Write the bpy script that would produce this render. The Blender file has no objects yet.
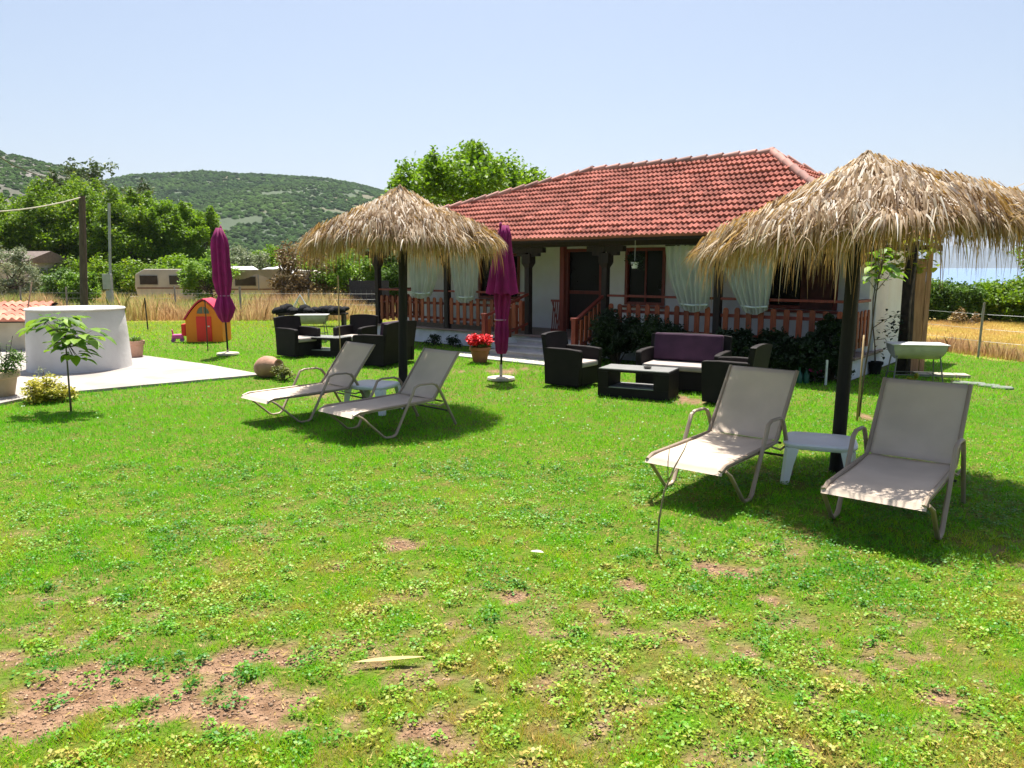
import bpy, math, random
import numpy as np
from mathutils import Vector, Matrix, noise
R = math.radians
random.seed(7); rng = np.random.default_rng(7)
sc = bpy.context.scene
COL = sc.collection

# ------------------------------------------------------------------ camera
CH, PITCH, F = 1.84, R(8.8), 750.0
cam = bpy.data.objects.new('camera', bpy.data.cameras.new('camera')); COL.objects.link(cam)
cam.location = (0, 0, CH); cam.rotation_euler = (R(90) - PITCH, 0, 0)
cam.data.sensor_width = 36; cam.data.lens = 36 * F / 1024
cam.data.clip_start = 0.05; cam.data.clip_end = 30000
sc.camera = cam
# ------------------------------------------------------------------ sky and sun
SUN_EL, SUN_AZ = R(68.5), R(0)          # azimuth clockwise from +Y (the view direction)
w = bpy.data.worlds.new('World'); sc.world = w; w.use_nodes = True
nt = w.node_tree; nt.nodes.clear()
sky = nt.nodes.new('ShaderNodeTexSky'); sky.sky_type = 'NISHITA'; sky.sun_disc = False
sky.sun_elevation = SUN_EL; sky.sun_rotation = SUN_AZ
sky.air_density = 1.0; sky.dust_density = 3.0; sky.ozone_density = 2.0; sky.altitude = 0
bg = nt.nodes.new('ShaderNodeBackground'); bg.inputs[1].default_value = 0.064
wo = nt.nodes.new('ShaderNodeOutputWorld')
nt.links.new(sky.outputs[0], bg.inputs[0]); nt.links.new(bg.outputs[0], wo.inputs[0])
sd = bpy.data.lights.new('sun', 'SUN'); sd.energy = 5.0; sd.angle = R(0.53); sd.color = (1, .955, .88)
sun = bpy.data.objects.new('sun', sd); COL.objects.link(sun)
sdir = Vector((math.sin(SUN_AZ) * math.cos(SUN_EL), math.cos(SUN_AZ) * math.cos(SUN_EL), math.sin(SUN_EL)))
sun.rotation_euler = sdir.to_track_quat('Z', 'Y').to_euler(); sun.location = (0, 0, 50)
vs = sc.view_settings; vs.view_transform = 'Standard'; vs.look = 'None'; vs.exposure = 1.2; vs.gamma = 1
vs.use_curve_mapping = False
sc.cycles.max_bounces = 6; sc.cycles.transparent_max_bounces = 8; sc.cycles.volume_bounces = 0
sc.cycles.use_denoising = True

# ------------------------------------------------------------------ pixel helpers (measure where a thing stands)
def ray(px, py):
    dx, dy = (px - 512) / F, (384 - py) / F
    return Vector((dx, math.cos(PITCH) + dy * math.sin(PITCH), -math.sin(PITCH) + dy * math.cos(PITCH)))
def gp(px, py, z=0.0):
    r = ray(px, py); k = (z - CH) / r.z
    return Vector((r.x * k, r.y * k, z))
def vp(px, py, Y):
    r = ray(px, py); k = Y / r.y
    return Vector((r.x * k, Y, CH + r.z * k))

# ------------------------------------------------------------------ materials
MATS = {}
def newmat(name):
    m = bpy.data.materials.new(name); m.use_nodes = True
    n = m.node_tree.nodes; n.clear()
    return m, n, m.node_tree.links
def L4(c): return (c[0], c[1], c[2], 1)
def mat(name, a, b=None, rough=.7, scale=6.0, detail=4, bump=0.0, bscale=None, metal=0.0, spec=.4, var=0.0, stretch=None,
        trans=0.0, sheen=0.0, ramp=(.35, .65)):
    """a, b: two base colours mixed by noise; var: extra random value by attribute 'var'; trans: translucent share"""
    if name in MATS: return MATS[name]
    m, n, l = newmat(name)
    if b is None: b = tuple(x * .78 for x in a)
    tc = n.new('ShaderNodeTexCoord'); mp = n.new('ShaderNodeMapping'); l.new(tc.outputs['Object'], mp.inputs[0])
    if stretch: mp.inputs['Scale'].default_value = stretch
    nz = n.new('ShaderNodeTexNoise'); nz.inputs['Scale'].default_value = scale; nz.inputs['Detail'].default_value = detail
    l.new(mp.outputs[0], nz.inputs[0])
    rp = n.new('ShaderNodeValToRGB'); rp.color_ramp.elements[0].position = ramp[0]; rp.color_ramp.elements[1].position = ramp[1]
    rp.color_ramp.elements[0].color = L4(b); rp.color_ramp.elements[1].color = L4(a)
    l.new(nz.outputs[0], rp.inputs[0]); colr = rp.outputs[0]
    if var > 0:
        at = n.new('ShaderNodeAttribute'); at.attribute_name = 'var'
        mr = n.new('ShaderNodeMapRange'); mr.inputs[3].default_value = 1 - var; mr.inputs[4].default_value = 1 + var
        l.new(at.outputs['Fac'], mr.inputs[0])
        mx = n.new('ShaderNodeMix'); mx.data_type = 'RGBA'; mx.blend_type = 'MULTIPLY'; mx.inputs[0].default_value = 1
        l.new(colr, mx.inputs[6]); cb = n.new('ShaderNodeCombineColor')
        for i in range(3): l.new(mr.outputs[0], cb.inputs[i])
        l.new(cb.outputs[0], mx.inputs[7]); colr = mx.outputs[2]
    p = n.new('ShaderNodeBsdfPrincipled'); l.new(colr, p.inputs['Base Color'])
    p.inputs['Roughness'].default_value = rough; p.inputs['Metallic'].default_value = metal
    p.inputs['Specular IOR Level'].default_value = spec
    if bump > 0:
        bz = n.new('ShaderNodeTexNoise'); bz.inputs['Scale'].default_value = bscale or scale * 6; bz.inputs['Detail'].default_value = 5
        l.new(mp.outputs[0], bz.inputs[0])
        bm = n.new('ShaderNodeBump'); bm.inputs['Strength'].default_value = bump; bm.inputs['Distance'].default_value = .02
        l.new(bz.outputs[0], bm.inputs['Height']); l.new(bm.outputs[0], p.inputs['Normal'])
    o = n.new('ShaderNodeOutputMaterial'); sh = p.outputs[0]
    if trans > 0:
        t = n.new('ShaderNodeBsdfTranslucent'); l.new(colr, t.inputs[0])
        ms = n.new('ShaderNodeMixShader'); ms.inputs[0].default_value = trans
        l.new(sh, ms.inputs[1]); l.new(t.outputs[0], ms.inputs[2]); sh = ms.outputs[0]
    l.new(sh, o.inputs[0]); MATS[name] = m
    return m
def leafmat(name, dark, light, third=None, trans=.35, rough=.5, tcol=None):
    """foliage: the leaf colour runs with attribute 'var' 0..1; part of the light passes through"""
    if name in MATS: return MATS[name]
    m, n, l = newmat(name)
    at = n.new('ShaderNodeAttribute'); at.attribute_name = 'var'
    rp = n.new('ShaderNodeValToRGB'); e = rp.color_ramp.elements
    e[0].color = L4(dark); e[0].position = 0; e[1].color = L4(light); e[1].position = .85 if third else 1
    if third: x = e.new(1.0); x.color = L4(third)
    l.new(at.outputs['Fac'], rp.inputs[0])
    p = n.new('ShaderNodeBsdfPrincipled'); l.new(rp.outputs[0], p.inputs['Base Color']); p.inputs['Roughness'].default_value = rough
    p.inputs['Specular IOR Level'].default_value = .3
    t = n.new('ShaderNodeBsdfTranslucent')
    if tcol:
        mx = n.new('ShaderNodeMix'); mx.data_type = 'RGBA'; mx.inputs[0].default_value = .6
        l.new(rp.outputs[0], mx.inputs[6]); mx.inputs[7].default_value = L4(tcol); l.new(mx.outputs[2], t.inputs[0])
    else: l.new(rp.outputs[0], t.inputs[0])
    ms = n.new('ShaderNodeMixShader'); ms.inputs[0].default_value = trans
    l.new(p.outputs[0], ms.inputs[1]); l.new(t.outputs[0], ms.inputs[2])
    o = n.new('ShaderNodeOutputMaterial'); l.new(ms.outputs[0], o.inputs[0]); MATS[name] = m
    return m
def weave(name, a, b, scale=90, rough=.5, trans=0.0):
    """woven strands: fine checker of two tones with bump"""
    if name in MATS: return MATS[name]
    m, n, l = newmat(name)
    tc = n.new('ShaderNodeTexCoord')
    wv = n.new('ShaderNodeTexWave'); wv.inputs['Scale'].default_value = scale; wv.bands_direction = 'Z'
    wv.inputs['Distortion'].default_value = 1.5; wv.inputs['Detail'].default_value = 2
    l.new(tc.outputs['Object'], wv.inputs[0])
    nz = n.new('ShaderNodeTexNoise'); nz.inputs['Scale'].default_value = 5; l.new(tc.outputs['Object'], nz.inputs[0])
    ad = n.new('ShaderNodeMath'); ad.operation = 'ADD'; l.new(wv.outputs['Fac'], ad.inputs[0]); l.new(nz.outputs[0], ad.inputs[1])
    hf = n.new('ShaderNodeMath'); hf.operation = 'MULTIPLY'; hf.inputs[1].default_value = .5; l.new(ad.outputs[0], hf.inputs[0])
    mx = n.new('ShaderNodeMix'); mx.data_type = 'RGBA'; mx.inputs[6].default_value = L4(a); mx.inputs[7].default_value = L4(b)
    l.new(hf.outputs[0], mx.inputs[0])
    p = n.new('ShaderNodeBsdfPrincipled'); l.new(mx.outputs[2], p.inputs['Base Color']); p.inputs['Roughness'].default_value = rough; p.inputs['Specular IOR Level'].default_value = .12
    bm = n.new('ShaderNodeBump'); bm.inputs['Strength'].default_value = .5; bm.inputs['Distance'].default_value = .004
    l.new(wv.outputs['Fac'], bm.inputs['Height']); l.new(bm.outputs[0], p.inputs['Normal'])
    o = n.new('ShaderNodeOutputMaterial'); sh = p.outputs[0]
    if trans > 0:
        t = n.new('ShaderNodeBsdfTranslucent'); l.new(mx.outputs[2], t.inputs[0])
        ms = n.new('ShaderNodeMixShader'); ms.inputs[0].default_value = trans
        l.new(sh, ms.inputs[1]); l.new(t.outputs[0], ms.inputs[2]); sh = ms.outputs[0]
    l.new(sh, o.inputs[0]); MATS[name] = m
    return m

# ------------------------------------------------------------------ mesh builder
class MB:
    def __init__(s): s.v = []; s.f = []; s.var = []; s.cv = .5
    def add(s, vs_, fs):
        o = len(s.v); s.v += [tuple(p) for p in vs_]; s.f += [tuple(i + o for i in f) for f in fs]; s.var += [s.cv] * len(vs_)
        return s
    def box(s, c, d, rz=0, rx=0, ry=0, taper=1.0):
        M = Matrix.Rotation(rz, 3, 'Z') @ Matrix.Rotation(ry, 3, 'Y') @ Matrix.Rotation(rx, 3, 'X')
        c = Vector(c); P = []
        for z in (-.5, .5):
            k = 1 if z < 0 else taper
            for x, y in ((-.5, -.5), (.5, -.5), (.5, .5), (-.5, .5)):
                P.append(c + M @ Vector((x * d[0] * k, y * d[1] * k, z * d[2])))
        return s.add(P, [(0, 3, 2, 1), (4, 5, 6, 7), (0, 1, 5, 4), (1, 2, 6, 5), (2, 3, 7, 6), (3, 0, 4, 7)])
    def span(s, x0, x1, y0, y1, z0, z1):
        return s.box(((x0 + x1) / 2, (y0 + y1) / 2, (z0 + z1) / 2), (x1 - x0, y1 - y0, z1 - z0))
    def bar(s, a, b, wd, th, up=(0, 0, 1)):
        a, b = Vector(a), Vector(b); d = (b - a).normalized(); up = Vector(up)
        if abs(d.dot(up)) > .95: up = Vector((1, 0, 0))
        x = d.cross(up).normalized(); y = x.cross(d)
        P = [p + x * sx * wd / 2 + y * sy * th / 2 for p in (a, b) for sx, sy in ((-1, -1), (1, -1), (1, 1), (-1, 1))]
        return s.add(P, [(0, 3, 2, 1), (4, 5, 6, 7), (0, 1, 5, 4), (1, 2, 6, 5), (2, 3, 7, 6), (3, 0, 4, 7)])
    def tube(s, pts, r, n=8, cap=True, flat=1.0):
        pts = [Vector(p) for p in pts]; N = len(pts)
        rs = r if isinstance(r, (list, tuple)) else [r] * N
        P = []; ref = Vector((.13, .21, 1)).normalized()
        for i, p in enumerate(pts):
            d = (pts[min(i + 1, N - 1)] - pts[max(i - 1, 0)]).normalized()
            if abs(d.dot(ref)) > .97: ref = Vector((1, .1, 0)).normalized()
            x = d.cross(ref).normalized(); y = x.cross(d)
            for k in range(n):
                a = 2 * math.pi * k / n
                P.append(p + (x * math.cos(a) + y * math.sin(a) * flat) * rs[i])
        Fc = [(i * n + k, i * n + (k + 1) % n, (i + 1) * n + (k + 1) % n, (i + 1) * n + k) for i in range(N - 1) for k in range(n)]
        if cap: Fc += [tuple(reversed(range(n))), tuple(range((N - 1) * n, N * n))]
        return s.add(P, Fc)
    def lathe(s, prof, c=(0, 0, 0), n=28, star=0, amp=0.0, cap=True, M=None):
        P = []; c = Vector(c)
        for (r, z) in prof:
            for k in range(n):
                a = 2 * math.pi * k / n
                rr = r * (1 + amp * math.cos(star * a) + (amp * .4 * math.sin(3 * a + z * 3) if star else 0))
                q = Vector((rr * math.cos(a), rr * math.sin(a), z))
                if M is not None: q = M @ q
                P.append(c + q)
        N = len(prof)
        Fc = [(i * n + k, i * n + (k + 1) % n, (i + 1) * n + (k + 1) % n, (i + 1) * n + k) for i in range(N - 1) for k in range(n)]
        if cap: Fc += [tuple(reversed(range(n))), tuple(range((N - 1) * n, N * n))]
        return s.add(P, Fc)
    def prism(s, poly, z0, z1):
        n = len(poly)
        return s.add([(p[0], p[1], z0) for p in poly] + [(p[0], p[1], z1) for p in poly],
                     [tuple(reversed(range(n))), tuple(range(n, 2 * n))] + [(i, (i + 1) % n, n + (i + 1) % n, n + i) for i in range(n)])
    def sheet(s, grid, th=0.0):
        """grid: rows of points; th: thickness along normal (closed)"""
        nr, nc = len(grid), len(grid[0]); P = [Vector(p) for row in grid for p in row]
        Fc = [(i * nc + j, i * nc + j + 1, (i + 1) * nc + j + 1, (i + 1) * nc + j) for i in range(nr - 1) for j in range(nc - 1)]
        if th:
            Q = []
            for i in range(nr):
                for j in range(nc):
                    a = P[min(i + 1, nr - 1) * nc + j] - P[max(i - 1, 0) * nc + j]; b = P[i * nc + min(j + 1, nc - 1)] - P[i * nc + max(j - 1, 0)]
                    Q.append(P[i * nc + j] + a.cross(b).normalized() * th)
            o = len(P); P += Q
            Fc += [tuple(reversed([k + o for k in f])) for f in Fc[:]]
            for i in range(nr - 1):
                for j in (0, nc - 1): Fc.append((i * nc + j, (i + 1) * nc + j, (i + 1) * nc + j + o, i * nc + j + o))
            for j in range(nc - 1):
                for i in (0, nr - 1): Fc.append((i * nc + j, i * nc + j + 1, i * nc + j + 1 + o, i * nc + j + o))
        return s.add(P, Fc)
    def build(s, name, m, parent=None, smooth=False, bevel=0.0, loc=None):
        me = bpy.data.meshes.new(name); me.from_pydata(s.v, [], s.f); me.materials.append(m)
        at = me.attributes.new('var', 'FLOAT', 'POINT'); at.data.foreach_set('value', np.array(s.var, dtype=np.float32))
        if smooth:
            me.polygons.foreach_set('use_smooth', [True] * len(me.polygons))
        me.update()
        o = bpy.data.objects.new(name, me); COL.objects.link(o)
        if smooth == 'auto':
            md = o.modifiers.new('e', 'EDGE_SPLIT'); md.split_angle = R(40)
        if bevel: md = o.modifiers.new('b', 'BEVEL'); md.width = bevel; md.segments = 2; md.limit_method = 'ANGLE'
        if parent: o.parent = parent
        if loc is not None: o.location = loc
        return o
def npmesh(name, V, Fq, var, m, parent=None, smooth=False):
    """V (N,3); Fq (M,k) equal-size faces; var (N,)"""
    me = bpy.data.meshes.new(name); k = Fq.shape[1]; M_ = len(Fq)
    me.vertices.add(len(V)); me.vertices.foreach_set('co', np.ascontiguousarray(V, dtype=np.float32).ravel())
    me.loops.add(M_ * k); me.loops.foreach_set('vertex_index', np.ascontiguousarray(Fq, dtype=np.int32).ravel())
    me.polygons.add(M_); me.polygons.foreach_set('loop_start', np.arange(0, M_ * k, k, dtype=np.int32))
    me.polygons.foreach_set('loop_total', np.full(M_, k, dtype=np.int32))
    at = me.attributes.new('var', 'FLOAT', 'POINT'); at.data.foreach_set('value', np.ascontiguousarray(var, dtype=np.float32))
    if smooth: me.polygons.foreach_set('use_smooth', np.ones(M_, dtype=bool))
    me.materials.append(m); me.update(); me.validate()
    o = bpy.data.objects.new(name, me); COL.objects.link(o)
    if parent: o.parent = parent
    return o
def tag(o, label=None, cat=None, group=None, kind=None):
    if label: o['label'] = label
    if cat: o['category'] = cat
    if group: o['group'] = group
    if kind: o['kind'] = kind
    return o
def empty(name, loc, rz=0, label=None, cat=None, group=None):
    o = bpy.data.objects.new(name, None); COL.objects.link(o); o.location = loc; o.rotation_euler = (0, 0, rz)
    o.empty_display_size = .2
    return tag(o, label, cat, group)
def copy_tree(o, parent=None):
    c = o.copy(); COL.objects.link(c); c.parent = parent
    for ch in [x for x in sc.objects if x.parent == o]: copy_tree(ch, c)
    return c

# leaves: rhombic faces, folded along the middle is not needed at this size
def leaves(C, size, up=0.3, aspect=.55, jit=.35, g=None, hang=0.0):
    g = g or rng; n = len(C)
    nrm = g.normal(size=(n, 3)); nrm[:, 2] = np.abs(nrm[:, 2]) + up * 2; nrm /= np.linalg.norm(nrm, axis=1)[:, None]
    t = g.normal(size=(n, 3)); t[:, 2] -= hang * 2
    t -= nrm * (t * nrm).sum(1)[:, None]; t /= np.linalg.norm(t, axis=1)[:, None] + 1e-9
    b = np.cross(nrm, t); s = (size * (1 + jit * g.uniform(-1, 1, n)))[:, None]
    V = np.stack([C - t * s * .5, C + b * s * .5 * aspect - t * s * .05, C + t * s * .5 - nrm * s * .08, C - b * s * .5 * aspect - t * s * .05], 1).reshape(-1, 3)
    Fq = np.arange(4 * n).reshape(n, 4)
    return V, Fq
def crown(name, clumps, per, size, m, parent=None, up=.3, aspect=.55, vb=.5, flat=.8, hang=0.0, g=None):
    """clumps: (x,y,z,r); each holds `per` leaves spread through its volume"""
    g = g or rng; Cs = []; vs_ = []
    rm = sum(c_[3] for c_ in clumps) / len(clumps)
    for (x, y, z, r) in clumps:
        k = max(3, int(per * g.uniform(.7, 1.3) * min(1.6, (r / rm) ** 2)))
        d = g.normal(size=(k, 3)); d /= np.linalg.norm(d, axis=1)[:, None]
        d *= (g.uniform(0.15, 1, k) ** .5 * g.uniform(.75, 1.4, k))[:, None] * r; d[:, 2] *= flat
        Cs.append(np.array([x, y, z]) + d)
        vs_.append(np.clip(g.normal(vb + g.uniform(-.18, .18), .2, k), 0, 1))
    C = np.concatenate(Cs); va = np.concatenate(vs_)
    V, Fq = leaves(C, size, up, aspect, g=g, hang=hang)
    return npmesh(name, V, Fq, np.repeat(va, 4), m, parent)
BARK = mat('bark', (.16, .12, .09), (.07, .05, .04), .9, 9, bump=.6)
def tree(name, label, cat, pos, h, rad, zc, nc, per, size, m, group=None, shoots=0, cr=.33, trunk=.12, bark=None, seed=0, flat=.8, vb=.5, stems=1, ry=None):
    g = np.random.default_rng(seed + 100); rd = random.Random(seed)
    root = empty(name, pos, 0, label, cat, group)
    rz = (h - zc)
    cl = []
    for i in range(nc):
        th = g.uniform(0, 2 * math.pi); ph = math.acos(g.uniform(-.75, 1)); q = g.uniform(.45, 1) ** .6
        x = math.sin(ph) * math.cos(th) * rad * q; y = math.sin(ph) * math.sin(th) * (ry or rad) * q
        z = zc + math.cos(ph) * rz * q * (.88 if not shoots else .75)
        cl.append((x, y, z, rad * cr * g.uniform(.55, 1.15)))
    for i in range(shoots):      # upright leafy shoots along the top
        th = g.uniform(0, 2 * math.pi); q = g.uniform(0, .95) ** .5
        x, y = rad * q * math.cos(th), (ry or rad) * q * math.sin(th); zt = zc + rz * math.sqrt(max(0, 1 - q * q * .9)) * g.uniform(.8, 1.0)
        for k in range(4): cl.append((x + g.normal() * .06, y, zt - k * rad * .09, rad * .055 * (k + 1.2) ** .8))
    tr = MB(); tops = [(x, y, z) for x, y, z, r in cl]
    for sidx in range(stems):
        ox, oy = (0, 0) if stems == 1 else (rd.uniform(-.3, .3) * rad * .5, rd.uniform(-.3, .3) * rad * .5)
        zt = zc * .9 + .1 * h
        tr.tube([(ox * .5, oy * .5, -.05), (ox * .7 + rd.uniform(-.05, .05), oy * .7, zt * .35), (ox, oy, zt * .7), (ox * 1.3 + rd.uniform(-.1, .1), oy * 1.3, zt)],
                [trunk * 1.25, trunk, trunk * .75, trunk * .4], 8)
        for k in range(9):
            q = Vector(rd.choice(tops)); b0 = Vector((ox, oy, zt * rd.uniform(.4, .95))); md = b0.lerp(q, .5) + Vector((0, 0, .08 * h * rd.uniform(-.3, 1)))
            tr.tube([b0, md, q], [trunk * .42, trunk * .25, trunk * .08], 5)
    tr.build('trunk', bark or BARK, root, smooth=True)
    crown('crown', cl, per, size, m, root, flat=flat, vb=vb, g=g)
    return root
def shrub(name, label, cat, pos, rx, h, m, n=22, per=60, size=.06, group=None, seed=0, ry=None, up=.3, vb=.5, aspect=.55, stem_m=None):
    g = np.random.default_rng(seed + 500); root = empty(name, pos, 0, label, cat, group)
    cl = []; st = MB()
    for i in range(n):
        th = g.uniform(0, 2 * math.pi); q = g.uniform(0, 1) ** .5
        x, y = rx * .8 * q * math.cos(th), (ry or rx) * .8 * q * math.sin(th)
        z = h * (.12 + .75 * g.uniform(0, 1) * math.sqrt(max(.05, 1 - q * q * .8)))
        cl.append((x, y, z, min(rx, h) * .3 * g.uniform(.7, 1.25)))
        if i % 2 == 0: st.tube([(x * .1, y * .1, -.02), (x * .5, y * .5, z * .5), (x, y, z)], [.012 + h * .008, .01, .004], 5)
    st.build('stems', stem_m or BARK, root, smooth=True)
    crown('foliage', cl, per, size, m, root, up=up, vb=vb, g=g, aspect=aspect)
    return root

# ------------------------------------------------------------------ ground: one sheet, lawn / bare soil / dry field
SOIL = []
for (cx, cy, rx, ry) in [(18, 652, 40, 13), (75, 685, 70, 18), (130, 690, 80, 22), (205, 706, 85, 22), (12, 722, 55, 20), (60, 705, 50, 14), (250, 655, 48, 9), (262, 722, 40, 9), (60, 672, 40, 8),
                         (435, 727, 22, 12), (300, 660, 26, 6), (512, 596, 20, 8), (630, 583, 15, 8), (603, 620, 12, 7), (716, 570, 28, 8),
                         (776, 598, 15, 6), (400, 540, 20, 7), (342, 566, 10, 7), (100, 598, 16, 5), (560, 700, 16, 6), (350, 712, 20, 6), (690, 400, 10, 4),
                         (868, 416, 14, 4), (830, 640, 12, 5), (500, 655, 14, 5), (655, 700, 16, 5), (940, 700, 14, 6), (500, 371, 30, 3), (320, 395, 14, 3)]:
    c = gp(cx, cy); SOIL.append((c.x, c.y, abs(gp(cx + rx, cy).x - c.x), abs(gp(cx, cy - ry).y - gp(cx, cy + ry).y) / 2))
def fbm(X, Y, s, seed=0, octs=4):
    """cheap value noise on arrays, 0..1"""
    out = np.zeros_like(X, dtype=float); a = 1; tot = 0
    for o in range(octs):
        x, y = X * s + seed * 17.3 + 1000, Y * s + seed * 9.1 + 1000
        xi, yi = np.floor(x), np.floor(y); fx, fy = x - xi, y - yi; fx = fx * fx * (3 - 2 * fx); fy = fy * fy * (3 - 2 * fy)
        def h(i, j):
            v = np.sin((xi + i) * 127.1 + (yi + j) * 311.7 + seed * 74.7 + o * 13.1) * 43758.5453
            return v - np.floor(v)
        out += a * ((h(0, 0) * (1 - fx) + h(1, 0) * fx) * (1 - fy) + (h(0, 1) * (1 - fx) + h(1, 1) * fx) * fy)
        tot += a; a *= .5; s *= 2
    return out / tot
def soil_mask(X, Y):
    wob = (fbm(X, Y, 3.2, 1) - .5); m = np.zeros_like(X, dtype=float)
    for (cx, cy, rx, ry) in SOIL:
        d = np.sqrt(((X - cx) / rx) ** 2 + ((Y - cy) / ry) ** 2) + wob * 2.6 + (fbm(X, Y, 11, 3) - .5) * 1.8
        m = np.maximum(m, np.clip((1.22 - d) / .45, 0, 1))
    thin = np.clip((fbm(X, Y, 1.3, 5) - .50) * 5, 0, 1) * np.clip((7 - Y) / 3, 0, 1) * np.clip((fbm(X, Y, 9, 6) - .5) * 6, 0, 1)
    return np.clip(m + thin * .75, 0, 1)
RA, RB = gp(940, 351), gp(1030, 363)       # right edge of the lawn
def dry_mask(X, Y):
    left = np.clip((Y - 26.3 - .6 * np.sin(X * .6)) / 1.2, 0, 1)
    kx = RB.x - RA.x; ky = RB.y - RA.y
    side = (Y - (RA.y + (X - RA.x) * ky / kx)) + .35 * np.sin(X * 2.1)
    rt = np.where(X > 5.5, np.clip(side / .5, 0, 1), 0)
    return np.maximum(left, rt)
def axis(parts):
    out = []
    for a, b, st in parts: out += list(np.arange(a, b, st))
    return np.array(out + [parts[-1][1]])
gx = axis([(-9000, -1000, 1600), (-1000, -100, 150), (-100, -16, 6), (-16, -5, .5), (-5, 5, .06), (5, 16, .5), (16, 100, 6), (100, 1000, 150), (1000, 9000, 1600)])
gy = axis([(-400, -10, 60), (-10, 1.5, 1.5), (1.5, 7.5, .06), (7.5, 30, .35), (30, 100, 5), (100, 1000, 100), (1000, 9000, 1000)])
GX, GY = np.meshgrid(gx, gy)
sm = soil_mask(GX, GY); dm = dry_mask(GX, GY)
near = np.clip((9 - GY) / 3, 0, 1) * (np.abs(GX) < 8)
GZ = -.012 * sm * near + (fbm(GX, GY, 1.1, 9) - .5) * .03 * near - .01
def ground_z(X, Y):
    nr = np.clip((9 - Y) / 3, 0, 1)
    return -.012 * soil_mask(X, Y) * nr + (fbm(X, Y, 1.1, 9) - .5) * .03 * nr - .01
V = np.stack([GX, GY, GZ], -1).reshape(-1, 3); nr_, nc_ = GX.shape
I = np.arange(nr_ * nc_).reshape(nr_, nc_)
Fq = np.stack([I[:-1, :-1], I[:-1, 1:], I[1:, 1:], I[1:, :-1]], -1).reshape(-1, 4)
gm, n, l = newmat('ground')
a1 = n.new('ShaderNodeAttribute'); a1.attribute_name = 'var'; a2 = n.new('ShaderNodeAttribute'); a2.attribute_name = 'dry'
tc = n.new('ShaderNodeTexCoord')
def nz_(scale, det=5):
    z = n.new('ShaderNodeTexNoise'); z.inputs['Scale'].default_value = scale; z.inputs['Detail'].default_value = det; l.new(tc.outputs['Object'], z.inputs[0]); return z
def rp_(src, stops):
    r = n.new('ShaderNodeValToRGB'); e = r.color_ramp.elements
    e[0].position, e[0].color = stops[0][0], L4(stops[0][1]); e[1].position, e[1].color = stops[1][0], L4(stops[1][1])
    for p_, c_ in stops[2:]: x = e.new(p_); x.color = L4(c_)
    l.new(src, r.inputs[0]); return r
def mx_(f, a, b):
    m_ = n.new('ShaderNodeMix'); m_.data_type = 'RGBA'; l.new(f, m_.inputs[0]); l.new(a, m_.inputs[6]); l.new(b, m_.inputs[7]); return m_
lawn = rp_(nz_(5).outputs[0], [(.35, (.08, .18, .005)), (.65, (.15, .14, .03))])
soil = rp_(nz_(14, 8).outputs[0], [(.3, (.17, .095, .05)), (.7, (.36, .225, .14))])
dry = rp_(nz_(.6, 8).outputs[0], [(.3, (.40, .31, .07)), (.65, (.55, .40, .14))])
m1 = mx_(a1.outputs['Fac'], lawn.outputs[0], soil.outputs[0]); m2 = mx_(a2.outputs['Fac'], m1.outputs[2], dry.outputs[0])
p = n.new('ShaderNodeBsdfPrincipled'); p.inputs['Roughness'].default_value = .95; p.inputs['Specular IOR Level'].default_value = .15
l.new(m2.outputs[2], p.inputs['Base Color'])
bm_ = n.new('ShaderNodeBump'); bm_.inputs['Strength'].default_value = 1.0; bm_.inputs['Distance'].default_value = .05
l.new(nz_(38, 8).outputs[0], bm_.inputs['Height']); l.new(bm_.outputs[0], p.inputs['Normal'])
o_ = n.new('ShaderNodeOutputMaterial'); l.new(p.outputs[0], o_.inputs[0])
ground = npmesh('ground', V, Fq, sm.ravel(), gm, smooth=True)
at = ground.data.attributes.new('dry', 'FLOAT', 'POINT'); at.data.foreach_set('value', dm.ravel().astype(np.float32))
tag(ground, kind='structure')

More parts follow.
